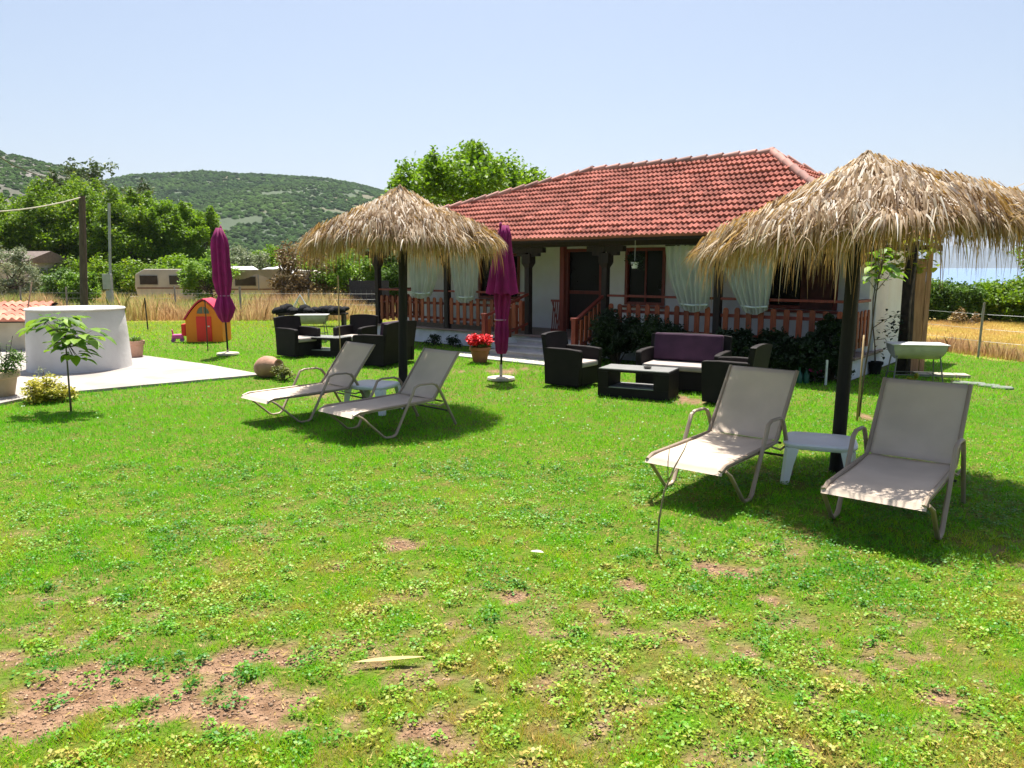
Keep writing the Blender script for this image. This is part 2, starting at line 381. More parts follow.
# ------------------------------------------------------------------ hills
def hill(name, prof, Yb, Yr, base, m, scrub=0, sm_=None, rough=1.0, rock=0, dy=0):
    """prof: pixel skyline; slope rises from Yb to the crest at Yr and falls away behind it"""
    xs = [p_[0] for p_ in prof]; ys = [p_[1] for p_ in prof]
    us = np.linspace(xs[0], xs[-1], 140); Vv = []
    rows = np.concatenate([np.linspace(0, 1, 34), np.linspace(1.08, 1.7, 7)])
    for r_ in rows:
        Y = Yb + (Yr - Yb) * r_
        for u in us:
            py = np.interp(u, xs, ys) + dy; top = vp(u, py, Yr); X = (u - 512) / 755 * (Yr * .45 + Y * .55)
            e = math.sin(min(r_, 1) * math.pi / 2) ** 1.1 if r_ <= 1 else max(0, 1 - (r_ - 1) * 1.4)
            nz = noise.fractal((X * 6 / Yr, Y * 6 / Yr, 3.3), 1.0, 2.1, 5)
            z = top.z * e + (nz * .07 * top.z * rough * min(1, (1.02 - r_) * 5 + .12) * min(1, r_ * 4) if r_ <= 1 else 0)
            Vv.append((X, Y, z - (2 if r_ in (0,) else 0)))
    V = np.array(Vv); nr, nc = len(rows), len(us); I = np.arange(nr * nc).reshape(nr, nc)
    Fq = np.stack([I[:-1, :-1], I[:-1, 1:], I[1:, 1:], I[1:, :-1]], -1).reshape(-1, 4)
    o = tag(npmesh(name, V, Fq, np.zeros(len(V)), m, smooth=True), kind='structure')
    if scrub:
        g = np.random.default_rng(3); Vg = V.reshape(nr, nc, 3)
        a = g.uniform(0, 33, scrub); b = g.uniform(0, nc - 1.01, scrub); i, j = a.astype(int), b.astype(int); fa, fb = (a - i)[:, None], (b - j)[:, None]
        P = (Vg[i, j] * (1 - fa) + Vg[i + 1, j] * fa) * (1 - fb) + (Vg[i, j + 1] * (1 - fa) + Vg[i + 1, j + 1] * fa) * fb
        keep = fbm(P[:, 0], P[:, 1], 14 / Yr * 2.2, 4) > .30; P = P[keep]; N = len(P)
        s = g.uniform(.002, .0052, N) * Yr * .62
        ico = [(0, 0, 1.0)] + [(math.cos(t) * .8, math.sin(t) * .8, .5) for t in np.linspace(0, 2 * math.pi, 7)[:-1]] + [(math.cos(t + .5), math.sin(t + .5), -.4) for t in np.linspace(0, 2 * math.pi, 7)[:-1]]
        ico = np.array(ico); fs = [(0, 1 + k, 1 + (k + 1) % 6) for k in range(6)]
        for k in range(6): fs += [(1 + k, 7 + k, 1 + (k + 1) % 6), (1 + (k + 1) % 6, 7 + k, 7 + (k + 1) % 6)]
        fs = np.array(fs); J = 1 + g.uniform(-.3, .3, (N, 13, 3))
        VV = P[:, None, :] + ico[None] * J * s[:, None, None] * np.array([1, 1, .75])
        FF = (fs[None] + (np.arange(N) * 13)[:, None, None]).reshape(-1, 3)
        tag(npmesh(name.replace('hill', 'hill_scrub'), VV.reshape(-1, 3), FF, np.repeat(g.uniform(0, 1, N), 13), sm_, smooth=True),
            'dark green scrub and small trees covering the far hillside' if 'rocky' not in name else 'low scrub growing between the grey rocks of the near hill', 'scrub', kind='stuff')
    return o
def hillmat(name, cols, s):
    m, n, l = newmat(name); tc = n.new('ShaderNodeTexCoord')
    z = n.new('ShaderNodeTexNoise'); z.inputs['Scale'].default_value = s; z.inputs['Detail'].default_value = 9; z.inputs['Roughness'].default_value = .62; l.new(tc.outputs['Object'], z.inputs[0])
    r = n.new('ShaderNodeValToRGB'); e = r.color_ramp.elements
    e[0].position, e[0].color = cols[0][0], L4(cols[0][1]); e[1].position, e[1].color = cols[-1][0], L4(cols[-1][1])
    for p_, c_ in cols[1:-1]: x = e.new(p_); x.color = L4(c_)
    l.new(z.outputs[0], r.inputs[0]); p = n.new('ShaderNodeBsdfPrincipled'); p.inputs['Roughness'].default_value = .95; l.new(r.outputs[0], p.inputs['Base Color'])
    b = n.new('ShaderNodeBump'); b.inputs['Strength'].default_value = .6; b.inputs['Distance'].default_value = 3; l.new(z.outputs[0], b.inputs['Height']); l.new(b.outputs[0], p.inputs['Normal'])
    o = n.new('ShaderNodeOutputMaterial'); l.new(p.outputs[0], o.inputs[0]); return m
SCRUB = mat('scrub_leaf', (.040, .075, .016), (.018, .042, .010), .95, .02, spec=.05, var=.5)
hill('hill_wooded', [(60, 215), (100, 198), (135, 183), (160, 178), (190, 174), (232, 172), (262, 176), (300, 177), (345, 180), (372, 184), (420, 194), (480, 206), (550, 224), (600, 240), (640, 262)],
     330, 800, 0, hillmat('hill_earth', [(.36, (.028, .05, .02)), (.56, (.05, .075, .03)), (.72, (.20, .13, .08))], .012), 34000, SCRUB, dy=9)
hill('hill_rocky', [(-260, 150), (-180, 138), (-100, 146), (-40, 150), (0, 151), (13, 148), (22, 153), (30, 158), (46, 158), (55, 161), (75, 166), (100, 172), (130, 186), (170, 215), (220, 250)],
     180, 420, 0, hillmat('hill_rock', [(.36, (.03, .045, .02)), (.50, (.07, .07, .045)), (.64, (.17, .15, .14))], .03), 15000, SCRUB, rough=1.6, dy=5)
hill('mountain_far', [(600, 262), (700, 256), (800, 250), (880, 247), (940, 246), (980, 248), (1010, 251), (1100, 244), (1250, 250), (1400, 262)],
     4200, 5600, 0, hillmat('mountain_slope_haze', [(.35, (.02, .04, .055)), (.6, (.05, .07, .08))], .0015), 0)  # bluish slope colour carries some of the distance haze

# ------------------------------------------------------------------ house frame: t along the front, s into the house
C0 = gp(847, 380); C0.z = 0
LD = Vector((-.768, .640, 0)); RD = Vector((.640, .768, 0))
HROT = math.atan2(-LD.y, -LD.x)       # local +x runs to the right along the front, so t = -x; local +y = into the house
def hw(t, s, z=0): return C0 + LD * t + RD * s + Vector((0, 0, z))
def tpx(px, s=0.0):
    u = (px - 512) / 755.0; a = C0 + RD * s
    return (a.x - u * a.y) / (-LD.x + u * LD.y)
house = empty('house', C0, HROT, 'single storey white farmhouse with red tiled hip roof and wooden picket porch', 'house')
# in local coordinates: x = -t, y = s
WHITE = mat('whitewash', (.78, .76, .76), (.70, .67, .66), .85, 2.5, bump=.15, bscale=25)
PLINTH = mat('plinth_paint', (.74, .74, .78), (.58, .57, .6), .8, 3, bump=.15)
DARKWOOD = mat('dark_timber', (.030, .016, .012), (.014, .008, .007), .7, 3, stretch=(12, 12, 1), bump=.3)
REDWOOD = mat('red_stained_timber', (.25, .040, .022), (.15, .022, .013), .5, 4, stretch=(10, 10, 1), bump=.2)
PICKET = mat('picket_stain', (.36, .085, .028), (.22, .045, .014), .55, 5, stretch=(8, 8, 1), var=.3, bump=.2)
TILEDECK = mat('deck_tile', (.30, .20, .17), (.22, .15, .12), .6, 4)
DARKPANE = mat('window_room_dark', (.006, .006, .007), (.003, .003, .004), .25, 2, spec=.12)  # opaque pane; darkness of the unlit room is put into its colour
DECK, EAVE, TPOST = .38, 2.42, [0, tpx(717), tpx(604), tpx(527), tpx(446), tpx(377)]
TEND = TPOST[-1] + .15
TSD = tpx(604); TSL = tpx(527)
# deck and plinth
MB().span(-TEND, .06, 0, 1.7, 0, DECK - .05).build('plinth', PLINTH, house)
MB().span(-TEND - .06, .12, -.07, 1.7, DECK - .046, DECK).build('porch_floor', TILEDECK, house, bevel=.006)
# walls with openings on the front
WT0, WT1, WS, WH = .16, tpx(410, 1.7), 1.7, 2.46
openings = [(tpx(838, WS), tpx(766, WS), 1.05, 2.2, 'w'), (tpx(665, WS), tpx(625, WS), 1.02, 2.28, 'w'), (tpx(602, WS), tpx(566, WS), DECK, 2.28, 'd'), (tpx(520, WS), tpx(479, WS), 1.05, 2.2, 'w')]
wl = MB(); cur = WT0
for a, b, z0, z1, k in openings:
    wl.span(-a, -cur, WS, WS + .22, 0, WH); wl.span(-b, -a, WS, WS + .22, z1, WH)
    if z0 > DECK + .01: wl.span(-b, -a, WS, WS + .22, 0, z0)
    else: wl.span(-b, -a, WS, WS + .22, 0, DECK)
    cur = b
wl.span(-WT1, -cur, WS, WS + .22, 0, WH)
wl.build('front_wall', WHITE, house)
MB().span(-.16, .0, .98, 4.0, 0, WH + .02).build('end_wall', WHITE, house)
MB().span(-WT1, -.165, 3.8, 4.0, 0, WH).build('rear_wall', WHITE, house)
MB().span(-WT1 - .2, -WT1 - .004, 1.7, 4.0, 0, WH).build('end_wall', WHITE, house)
tag(MB().span(.004, .05, 1.25, 2.05, DECK - .1, 2.02).build('side_door', mat('door_paint', (.72, .71, .74), (.66, .65, .7), .5), house), 'pale door panel set in the right end wall')
for a, b, z0, z1, k in openings:
    fr = MB(); wdt = .07
    fr.span(-b, -b + wdt, WS - .03, WS + .12, z0, z1).span(-a - wdt, -a, WS - .03, WS + .12, z0, z1)
    fr.span(-b + wdt, -a - wdt, WS - .03, WS + .12, z1 - wdt, z1)
    if k == 'w':
        fr.span(-b + wdt, -a - wdt, WS - .03, WS + .12, z0, z0 + wdt); fr.span(-(a + b) / 2 - .02, -(a + b) / 2 + .02, WS + .02, WS + .08, z0 + wdt, z1 - wdt)
        nm = 'window'
    else: nm = 'door'
    f_ = fr.build(nm, REDWOOD, house, bevel=.004)
    if k == 'w':
        MB().span(-b + wdt, -a - wdt, WS + .05, WS + .06, z0 + wdt, z1 - wdt).build('pane', DARKPANE, f_)
        MB().span(-b - .04, -a + .04, WS - .1, WS - .032, z0 - .06, z0 - .01).build('sill', REDWOOD, f_)
    else:
        MB().span(-b + wdt, -a - wdt, WS + .05, WS + .09, z0, z0 + .85).build('door_leaf', DARKWOOD, f_)
        MB().span(-b + wdt, -a - wdt, WS + .052, WS + .07, z0 + .93, z1 - wdt).build('pane', DARKPANE, f_)
        MB().span(-b + wdt, -a - wdt, WS + .03, WS + .09, z0 + .852, z0 + .928).build('rail', REDWOOD, f_)
# brown shutter leaf beside the right window
sh = MB(); a = tpx(832, WS - .1); b = tpx(800, WS - .1)
pts = [(-b + (b - a) * i / 12, 1.08 + (1.06 if True else 0) * (.55 + .45 * math.sin(math.pi * (i + 1.5) / 15) ** .5)) for i in range(13)]
sh.add([(x, WS - .06, 1.06) for x, z in pts] + [(x, WS - .06, z) for x, z in pts] + [(x, WS - .035, 1.06) for x, z in pts] + [(x, WS - .035, z) for x, z in pts],
       [(i, i + 1, 14 + i, 13 + i) for i in range(12)] + [(26 + i + 1, 26 + i, 39 + i, 40 + i) for i in range(12)] + [(13 + i, 14 + i, 40 + i, 39 + i) for i in range(12)] + [(0, 13, 39, 26), (12, 38, 51, 25)])
tag(sh.build('shutter', mat('maroon_panel', (.10, .022, .015), (.06, .014, .01), .6), house), 'dark maroon shutter with rounded top')
# ceiling, beams, posts
MB().span(-14.0, .3, -.50, 3.9, EAVE + .02, EAVE + .05).build('porch_ceiling', DARKWOOD, house)
MB().span(-14.05, .33, -.56, -.50, EAVE - .06, EAVE + .03).build('fascia', DARKWOOD, house)
MB().span(-TEND, .07, -.02, .12, EAVE - .14, EAVE + .018).build('porch_beam', DARKWOOD, house)
for t in TPOST:
    pb = MB(); x = -t
    pb.box((x, .05, (DECK + EAVE - .3) / 2), (.13, .13, EAVE - .3 - DECK))
    pb.box((x, .05, EAVE - .38), (.24, .2, .2), taper=1.0)
    pb.box((x, .05, EAVE - .53), (.13, .13, .1), taper=1.7)
    for sg in (-1, 1):
        pb.box((x + sg * .22, .05, EAVE - .2), (.44, .12, .11)); pb.box((x + sg * .17, .05, EAVE - .29), (.26, .12, .08))
    tag(pb.build('porch_post', DARKWOOD, house, bevel=.008), None)
tr_ = tpx(563, .9)
tag(MB().box((-tr_, .9, (DECK + EAVE) / 2), (.12, .12, EAVE - DECK)).build('porch_post', REDWOOD, house, bevel=.006), 'bright red inner post beside the door')
# railings
def railing(a, b, label=None, hand=True):
    """a, b local (x,y) ends"""
    a, b = Vector((a[0], a[1], 0)), Vector((b[0], b[1], 0)); L = (b - a).length; d = (b - a).normalized(); nrm = Vector((-d.y, d.x, 0))
    hr = MB(); hr.bar(a + Vector((0, 0, 1.285)), b + Vector((0, 0, 1.285)), .09, .045)
    hr.bar(a + nrm * .0 + Vector((0, 0, .62)), b + Vector((0, 0, .62)), .03, .06).bar(a + Vector((0, 0, .98)), b + Vector((0, 0, .98)), .03, .06)
    r = hr.build('railing', REDWOOD, house, bevel=.004)
    pk = MB(); k = max(2, int(L / .205)); ang = math.atan2(d.y, d.x)
    for i in range(k):
        q = a + d * (L * (i + .5) / k) - nrm * .033; pk.cv = random.random(); h0, h1 = .50, 1.13 + random.uniform(-.008, .008); w2 = .05
        prof = [(-w2, h0), (w2, h0), (w2, h1 - .045), (w2 * .8, h1 - .018), (w2 * .35, h1), (-w2 * .35, h1), (-w2 * .8, h1 - .018), (-w2, h1 - .045)]
        lean = random.uniform(-.012, .012)
        P = [q + d * (x + lean * (z - h0)) - nrm * yy + Vector((0, 0, z)) for yy in (0, .022) for x, z in prof]
        pk.add(P, [tuple(reversed(range(8))), tuple(range(8, 16))] + [(j, (j + 1) % 8, 8 + (j + 1) % 8, 8 + j) for j in range(8)])
    pk.build('pickets', PICKET, r)
    return r
T = TPOST
for i in (0, 1, 3, 4): railing((-T[i + 1] + .07, .05), (-T[i] - .07, .05))
railing((-.0, .12), (-.0, .95)); railing((-T[5], .12), (-T[5], 1.6))
la = tpx(560, .85); lb = tpx(552, .85)
lt = MB(); lx0, lx1 = -lb, -la
for i in range(5):
    lt.bar((lx0 + (lx1 - lx0) * i / 4, .85, .42), (lx0 + (lx1 - lx0) * ((i + 1) % 5) / 4, .85, 1.1), .012, .025)
lt.bar((lx0 - .02, .85, 1.1), (lx1 + .02, .85, 1.1), .03, .05).bar((lx0 - .02, .85, .42), (lx1 + .02, .85, .42), .03, .05)
lt.build('lattice_panel', REDWOOD, house)
# steps with stair rails
stp = MB()
s0, s1 = -TSL + .05, -TSD - .05
for i in range(3):
    stp.span(s0 - .0 - i * .1, s1 + i * .04, -.075 - .34 * (i + 1), -.075 - .34 * i, 0, DECK - .095 * (i + 1) + .0)
steps = stp.build('steps', mat('step_concrete', (.64, .60, .58), (.48, .45, .44), .85, 5, bump=.2), house, bevel=.01)
trd = MB()
for i in range(3):
    trd.span(s0 - .02 - i * .1, s1 + .02 + i * .04, -.1 - .34 * (i + 1), -.082 - .34 * i, DECK - .095 * (i + 1), DECK - .095 * (i + 1) + .03)
trd.build('treads', mat('step_slab', (.52, .50, .48), (.42, .40, .38), .8, 6), steps, bevel=.005)
MB().span(s0 - 1.2, s1 + .5, -1.75, -1.14, -.01, .02).build('step_slab', mat('slab', (.5, .47, .42), (.4, .37, .33), .85, 4), steps)
for x0, x1 in ((s0 - .02, s0 - .3), (s1 + .02, s1 + .12)):
    rr = MB(); rr.box((x1, -1.12, .42), (.1, .1, .84)).box((x1, -1.12, .86), (.13, .13, .05))
    rr.bar((x0, 0, 1.27), (x1, -1.12, .82), .07, .05).bar((x0, 0, .62), (x1, -1.12, .25), .04, .05)
    r_ = rr.build('stair_rail', REDWOOD, house, bevel=.006)
    pk = MB()
    for i in range(6):
        f = (i + .6) / 6.4; pk.cv = random.random(); q = Vector((x0, 0, 0)).lerp(Vector((x1, -1.12, 0)), f); zt = 1.16 + (.70 - 1.16) * f; zb = .5 + (.1 - .5) * f
        pk.box((q.x - .03, q.y, (zt + zb) / 2), (.022, .09, zt - zb))
    pk.build('pickets', PICKET, r_)
# roof
TILE = mat('roof_tile', (.38, .145, .112), (.31, .11, .085), .9, 1.5, spec=.1, var=.26, bump=.25, bscale=30)
A_, RZ = 2.5, 4.2
rx0, rx1 = -14.1, .35; ys0, ys1 = -.6, 4.4; rl, rr_ = -(tpx(590, 1.9)), -(tpx(765, 1.9)); RZ = vp(765, 153, hw(-rr_, 1.9).y).z
yr = 1.9
def roof_plane(mb, e0, e1, p0, p1, rows=15, pitch=.105, amp=.018, step=.046):
    """eave e0-e1 up to ridge p0-p1 (Vectors)"""
    e0, e1, p0, p1 = map(Vector, (e0, e1, p0, p1)); ex = (e1 - e0).normalized(); up = ((p0 + p1) / 2 - (e0 + e1) / 2); up -= ex * up.dot(ex)
    H_ = up.length; up.normalize(); nn = ex.cross(up).normalized()
    if nn.z < 0: nn = -nn
    g = random.Random(5)
    for r_ in range(rows):
        f0, f1 = r_ / rows, (r_ + 1) / rows + .004
        f1 = min(f1, 1)
        L0, R0, L1, R1 = e0.lerp(p0, f0), e1.lerp(p1, f0), e0.lerp(p0, f1), e1.lerp(p1, f1)
        l0, r0, l1, r1 = (L0 - e0).dot(ex), (R0 - e0).dot(ex), (L1 - e0).dot(ex), (R1 - e0).dot(ex)
        k = max(4, int((r0 - l0) / pitch * 6)); P = []; va = []; tv = {}
        for (Lp, lo, hi, off) in ((L0, l0, r0, -.004), (L0, l0, r0, step), (L1, l1, r1, .002)):
            for j in range(k + 1):
                x = min(max(l0 + (r0 - l0) * j / k, lo), hi); q = Lp + ex * (x - lo); ph = (x / pitch) % 1
                bump_ = amp * (math.cos(2 * math.pi * ph) if off > -.003 else -1)
                ti = int(x / (pitch * 2))
                if ti not in tv: tv[ti] = g.random()
                P.append(q + nn * (off + bump_ + (tv[ti] - .5) * .014 + .006 * math.sin(x * 1.3 + r_ * .9))); va.append(tv[ti])
        o = len(mb.v); mb.v += [tuple(p_) for p_ in P]; mb.var += va; K = k + 1
        mb.f += [(o + a * K + j, o + a * K + j + 1, o + (a + 1) * K + j + 1, o + (a + 1) * K + j) for a in range(2) for j in range(k)]
rb = MB()
eL, eR, bL, bR = (rx0, ys0, EAVE), (rx1, ys0, EAVE), (rx0, ys1, EAVE), (rx1, ys1, EAVE); pL, pR = (rl, yr, RZ), (rr_, yr, RZ)
roof_plane(rb, eL, eR, pL, pR); roof_plane(rb, eR, bR, pR, pR, 15, .14); roof_plane(rb, bR, bL, pR, pL, 15, .2); roof_plane(rb, bL, eL, pL, pL, 15, .2)
roof = rb.build('roof', TILE, house, smooth='auto')
# solid under the tiles
MB().add([(rx0, ys0, EAVE - .01), (rx1, ys0, EAVE - .01), (rx1, ys1, EAVE - .01), (rx0, ys1, EAVE - .01), (rl, yr, RZ - .05), (rr_, yr, RZ - .05)],
         [(0, 3, 2, 1), (0, 1, 5, 4), (1, 2, 5), (2, 3, 4, 5), (3, 0, 4)]).build('roof_boards', DARKWOOD, roof)
rc = MB(); RIDGE = mat('ridge_tile', (.44, .22, .18), (.34, .2, .17), .85, 5, var=.25)
def ridge_line(a, b):
    a, b = Vector(a), Vector(b); L = (b - a).length; k = int(L / .34)
    for i in range(k):
        q0, q1 = a.lerp(b, i / k), a.lerp(b, (i + 1.12) / k); rc.cv = random.random()
        rc.tube([q0 + Vector((0, 0, .0)), q1 + Vector((0, 0, .025))], [.065, .085], 10)
ridge_line(pL, pR); ridge_line(eR, pR); ridge_line(eL, pL); ridge_line(bR, pR); ridge_line(bL, pL)
rc.build('ridge_tiles', RIDGE, roof, smooth='auto')

# curtains: hang on the porch beam, gathered and tied low
CURT = mat('curtain_cloth', (.68, .70, .61), (.60, .62, .54), .8, 3, trans=.4)
def curtain(name, px0, px1, pxk0, pxk1, zk, label, s=-.06):
    o = empty(name, hw((tpx(px0, s) + tpx(px1, s)) / 2, s), 0, label, 'curtain', 'pale curtains hung along the porch'); o.location.z = DECK
    t0, t1, k0, k1 = tpx(px0, s), tpx(px1, s), tpx(pxk0, s), tpx(pxk1, s)
    grid = []
    zt = EAVE - .16
    for i in range(26):
        f = i / 25; z = zt + (zk - zt) * f; row = []
        e = f ** 2.2
        a, b = t0 + (k0 - t0) * e, t1 + (k1 - t1) * e
        for j in range(61):
            g = j / 60; t = a + (b - a) * g
            sag = .12 * math.sin(f * math.pi) * 0
            zz = z - (.10 * math.sin(math.pi * g) * f ** 3)
            d = .035 * math.sin(g * 48 + math.sin(f * 3 + j * .05) * .8) * (.6 + .6 * f) + .03 * math.sin(g * 13 + f * 2)
            row.append(hw(t, s + d, zz) - o.location)
        grid.append(row)
    MB().sheet(grid).build('cloth', CURT, o, smooth=True)
    MB().tube([hw(k0, s, zk + .05) - o.location, hw((k0 + k1) / 2, s - .05, zk + .03) - o.location, hw(k1, s, zk + .05) - o.location], .018, 6).build('tie', mat('tie_cloth', (.7, .76, .72)), o)
    MB().tube([hw(t0, s, zt) - o.location, hw(t1, s, zt) - o.location], .012, 6).build('rod', DARKWOOD, o)
curtain('curtain', 408, 440, 411, 430, 1.18, 'pale green curtain furthest left on the porch, left of the fourth dark post')
curtain('curtain', 449, 479, 456, 473, 1.12, 'pale green curtain gathered to a point beside the left dark window')
curtain('curtain', 664, 713, 680, 708, 1.12, 'long pale green curtain between the middle window and the dark post')
curtain('curtain', 720, 772, 742, 768, 1.12, 'pale green curtain tied to the right of the dark post under the right thatch')

# ------------------------------------------------------------------ plants along the porch
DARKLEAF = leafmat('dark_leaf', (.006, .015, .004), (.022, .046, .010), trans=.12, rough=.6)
MIDLEAF = leafmat('mid_leaf', (.035, .085, .01), (.14, .26, .03), trans=.3)
BRIGHT = leafmat('bright_leaf', (.07, .17, .012), (.26, .42, .03), trans=.4)
YELLOWL = leafmat('yellow_leaf', (.16, .2, .02), (.6, .52, .05), (.75, .7, .25), trans=.3)
OLIVE = leafmat('olive_leaf', (.10, .14, .06), (.34, .38, .22), trans=.3)
DRYL = leafmat('dry_leaf', (.10, .065, .025), (.30, .20, .07), trans=.25)
def at_house(px, s): return hw(tpx(px, s), s, 0)
bsh = [(618, -.55, .45, 1.15, 'dark evergreen bush hiding the pickets behind the round backed rattan armchair'),
       (662, -.5, .52, 1.05, 'dark leafy bush behind the rattan sofa, below the middle window'),
       (738, -.55, .42, .85, 'dark bush against the porch just right of the sofa'),
       (778, -.55, .42, .8, 'dark bush in the middle of the bed under the right pickets'),
       (815, -.45, .40, .8, 'dark bush at the right end of the porch bed, behind the thatch pole'),
       (836, -.25, .28, 1.15, 'tall dark climber growing up the corner post of the porch')]
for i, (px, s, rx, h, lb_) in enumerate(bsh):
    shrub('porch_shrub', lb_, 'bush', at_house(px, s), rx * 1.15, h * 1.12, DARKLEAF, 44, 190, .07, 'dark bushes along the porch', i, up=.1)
for i, (px, s, lb_) in enumerate([(434, -.35, 'small dark green plant at the foot of the white plinth, leftmost of the plinth plants'), (455, -.35, 'low dark plant against the white plinth, left of the red flowers')]):
    shrub('plinth_plant', lb_, 'plant', at_house(px, s), .28, .32, DARKLEAF, 10, 60, .05, 'small plants along the left plinth', 20 + i)
TERRA = mat('terracotta', (.45, .17, .09), (.34, .12, .06), .8, 4, bump=.1)
POTPROF = [(.6, 0), (.66, .04), (.86, .75), (.97, .78), (1, .8), (1, 1), (.88, 1), (.85, .9)]
def pot(name, label, pos, r, h, m, cat='flower pot', group=None, rimsoil=True):
    o = empty(name, pos, 0, label, cat, group)
    MB().lathe([(a * r, b * h) for a, b in POTPROF], n=28).build('pot', m, o, smooth='auto')
    MB().lathe([(r * .2, h * .86), (r * .86, h * .88)], n=16).build('soil', mat('potting_soil', (.05, .035, .025)), o)
    return o
g_ = gp(480, 362)
fp = pot('geranium_pot', 'round terracotta pot of bright red flowers beside the porch steps', g_, .21, .3, TERRA)
crown('foliage', [(0.1 * math.cos(a), .1 * math.sin(a), .36, .14) for a in range(7)], 60, .06, MIDLEAF, fp)
RED = mat('red_petal', (.85, .02, .03), (.6, .01, .02), .6, 20, var=.3)
crown('flowers', [(rng.uniform(-.2, .2), rng.uniform(-.2, .2), .42 + rng.uniform(-.04, .09), .07) for a in range(40)], 34, .05, RED, fp, aspect=.9)
hp = at_house(634, -.3); hpz = 1.95
o = empty('hanging_pot', (hp.x, hp.y, hpz), 0, 'small white hanging pot of trailing green leaves under the eave', 'hanging pot')
MB().lathe([(.05, -.12), (.085, .0), (.09, .0)], n=16).build('pot', mat('white_plastic', (.8, .8, .82), (.74, .74, .76), .45, 3), o, smooth='auto')
MB().tube([(0, 0, .0), (0, 0, EAVE - .06 - hpz)], .006, 5).build('hanger', mat('hanger', (.6, .6, .6)), o)
crown('foliage', [(rng.uniform(-.13, .13), rng.uniform(-.13, .13), rng.uniform(-.1, .12), .08) for a in range(12)], 30, .05, DARKLEAF, o)
bpf = shrub('flower_plant', 'low plant with magenta blossoms at the edge of the porch bed', 'flower', gp(815, 383), .13, .2, DARKLEAF, 8, 30, .05, None, 30)
crown('blossoms', [(rng.uniform(-.1, .1), rng.uniform(-.08, .08), .18 + rng.uniform(0, .05), .03) for a in range(9)], 14, .035, mat('magenta_petal', (.7, .05, .35), (.5, .03, .25)), bpf, aspect=.9)
q = gp(825.5, 385)
tag(MB().box((0, 0, .2), (.03, .03, .4)).build('marker_post', mat('post_white', (.75, .75, .72)), loc=q), 'short thin white post at the edge of the porch bed', 'post')
for px, lb_ in ((799, 'green glass bottle standing in the porch bed, nearer the sunlounger'), (806, 'green glass bottle standing in the porch bed, nearer the magenta flower')):
    q = gp(px, 383)
    tag(MB().lathe([(.045, 0), (.05, .03), (.05, .13), (.02, .19), (.018, .25), (.022, .26)], n=14).build('bottle', mat('green_glass', (.03, .13, .09), None, .1), smooth='auto', loc=q), lb_, 'bottle', 'bottles in the porch bed')

# ------------------------------------------------------------------ right end: potted tree, vine, plank screen, stakes
BLACKP = mat('black_plastic', (.016, .016, .018), (.010, .010, .011), .85, spec=.15)
def big_leaf(mb, base, d, L, W, droop=.25, up=Vector((0, 0, 1))):
    """one leaf blade, folded at the midrib, tip drooping"""
    d = d.normalized(); side = d.cross(up).normalized() if abs(d.dot(up)) < .95 else Vector((1, 0, 0)); nn = side.cross(d)
    prof = [(0, .02), (.15, .55), (.35, .95), (.55, 1), (.75, .72), (.9, .35), (1, .02)]
    P = []
    for f, ww in prof:
        c = base + d * (L * f) - Vector((0, 0, 1)) * (droop * L * f * f)
        P += [c - side * ww * W / 2 + nn * ww * W * .14, c, c + side * ww * W / 2 + nn * ww * W * .14]
    mb.add(P, [(i * 3 + k, i * 3 + k + 1, (i + 1) * 3 + k + 1, (i + 1) * 3 + k) for i in range(6) for k in range(2)])
def sapling(name, label, cat, pos, stem, leafsets, m, stem_r=.012, group=None, stem_m=None):
    o = empty(name, pos, 0, label, cat, group)
    s = MB(); s.tube(stem, [stem_r * (1.3 - i / len(stem)) for i in range(len(stem))], 7)
    lf = MB()
    for (c, rad, nL, LL, WW) in leafsets:
        c = Vector(c)
        for i in range(nL):
            a = random.uniform(0, 2 * math.pi); rr = rad * random.uniform(.15, 1); b = c + Vector((rr * math.cos(a), rr * math.sin(a), random.uniform(-.5, .5) * rad * .7))
            lf.cv = random.random(); k = random.uniform(.7, 1.15)
            big_leaf(lf, b, Vector((math.cos(a), math.sin(a), random.uniform(-.4, .25))), LL * k, WW * k, random.uniform(.1, .5))
            if i % 3 == 0: s.tube([Vector(stem[-2]).lerp(Vector(stem[-1]), random.random()), (c + b) / 2 - Vector((0, 0, .02)), b], [.005, .004, .002], 4)
    s.build('stem', stem_m or BARK, o, smooth=True); lf.build('foliage', m, o, smooth=True)
    return o
pb_ = gp(874.5, 374)
po = pot('potted_tree', 'slim young tree in a square shouldered black plastic pot by the white end wall', pb_, .13, .22, BLACKP, 'potted tree')
st = MB(); st.tube([(0, 0, .15), (-.03, 0, .5), (-.1, .0, .9), (-.12, 0, 1.3), (-.08, 0, 1.75)], [.014, .012, .011, .009, .006], 6)
st.tube([(-.1, 0, .8), (.08, -.05, .95), (.3, -.05, 1.05)], [.008, .006, .003], 5); st.tube([(-.06, 0, .6), (.12, -.05, .62), (.22, -.05, .45)], [.006, .005, .003], 5)
st.build('stem', BARK, po, smooth=True)
lf = MB()
for c, rad, nL in (((.2, -.05, .78), .2, 60), ((.28, -.05, 1.0), .14, 30), ((.1, -.05, .45), .1, 10), ((-.08, 0, 1.75), .2, 26)):
    for i in range(nL):
        a = random.uniform(0, 6.28); b = Vector(c) + Vector((random.gauss(0, rad * .6), random.gauss(0, rad * .5), random.gauss(0, rad * .7))); lf.cv = random.random()
        big_leaf(lf, b, Vector((math.cos(a), math.sin(a), random.uniform(-.6, .3))), .075, .045)
lf.build('foliage', DARKLEAF, po, smooth=True)
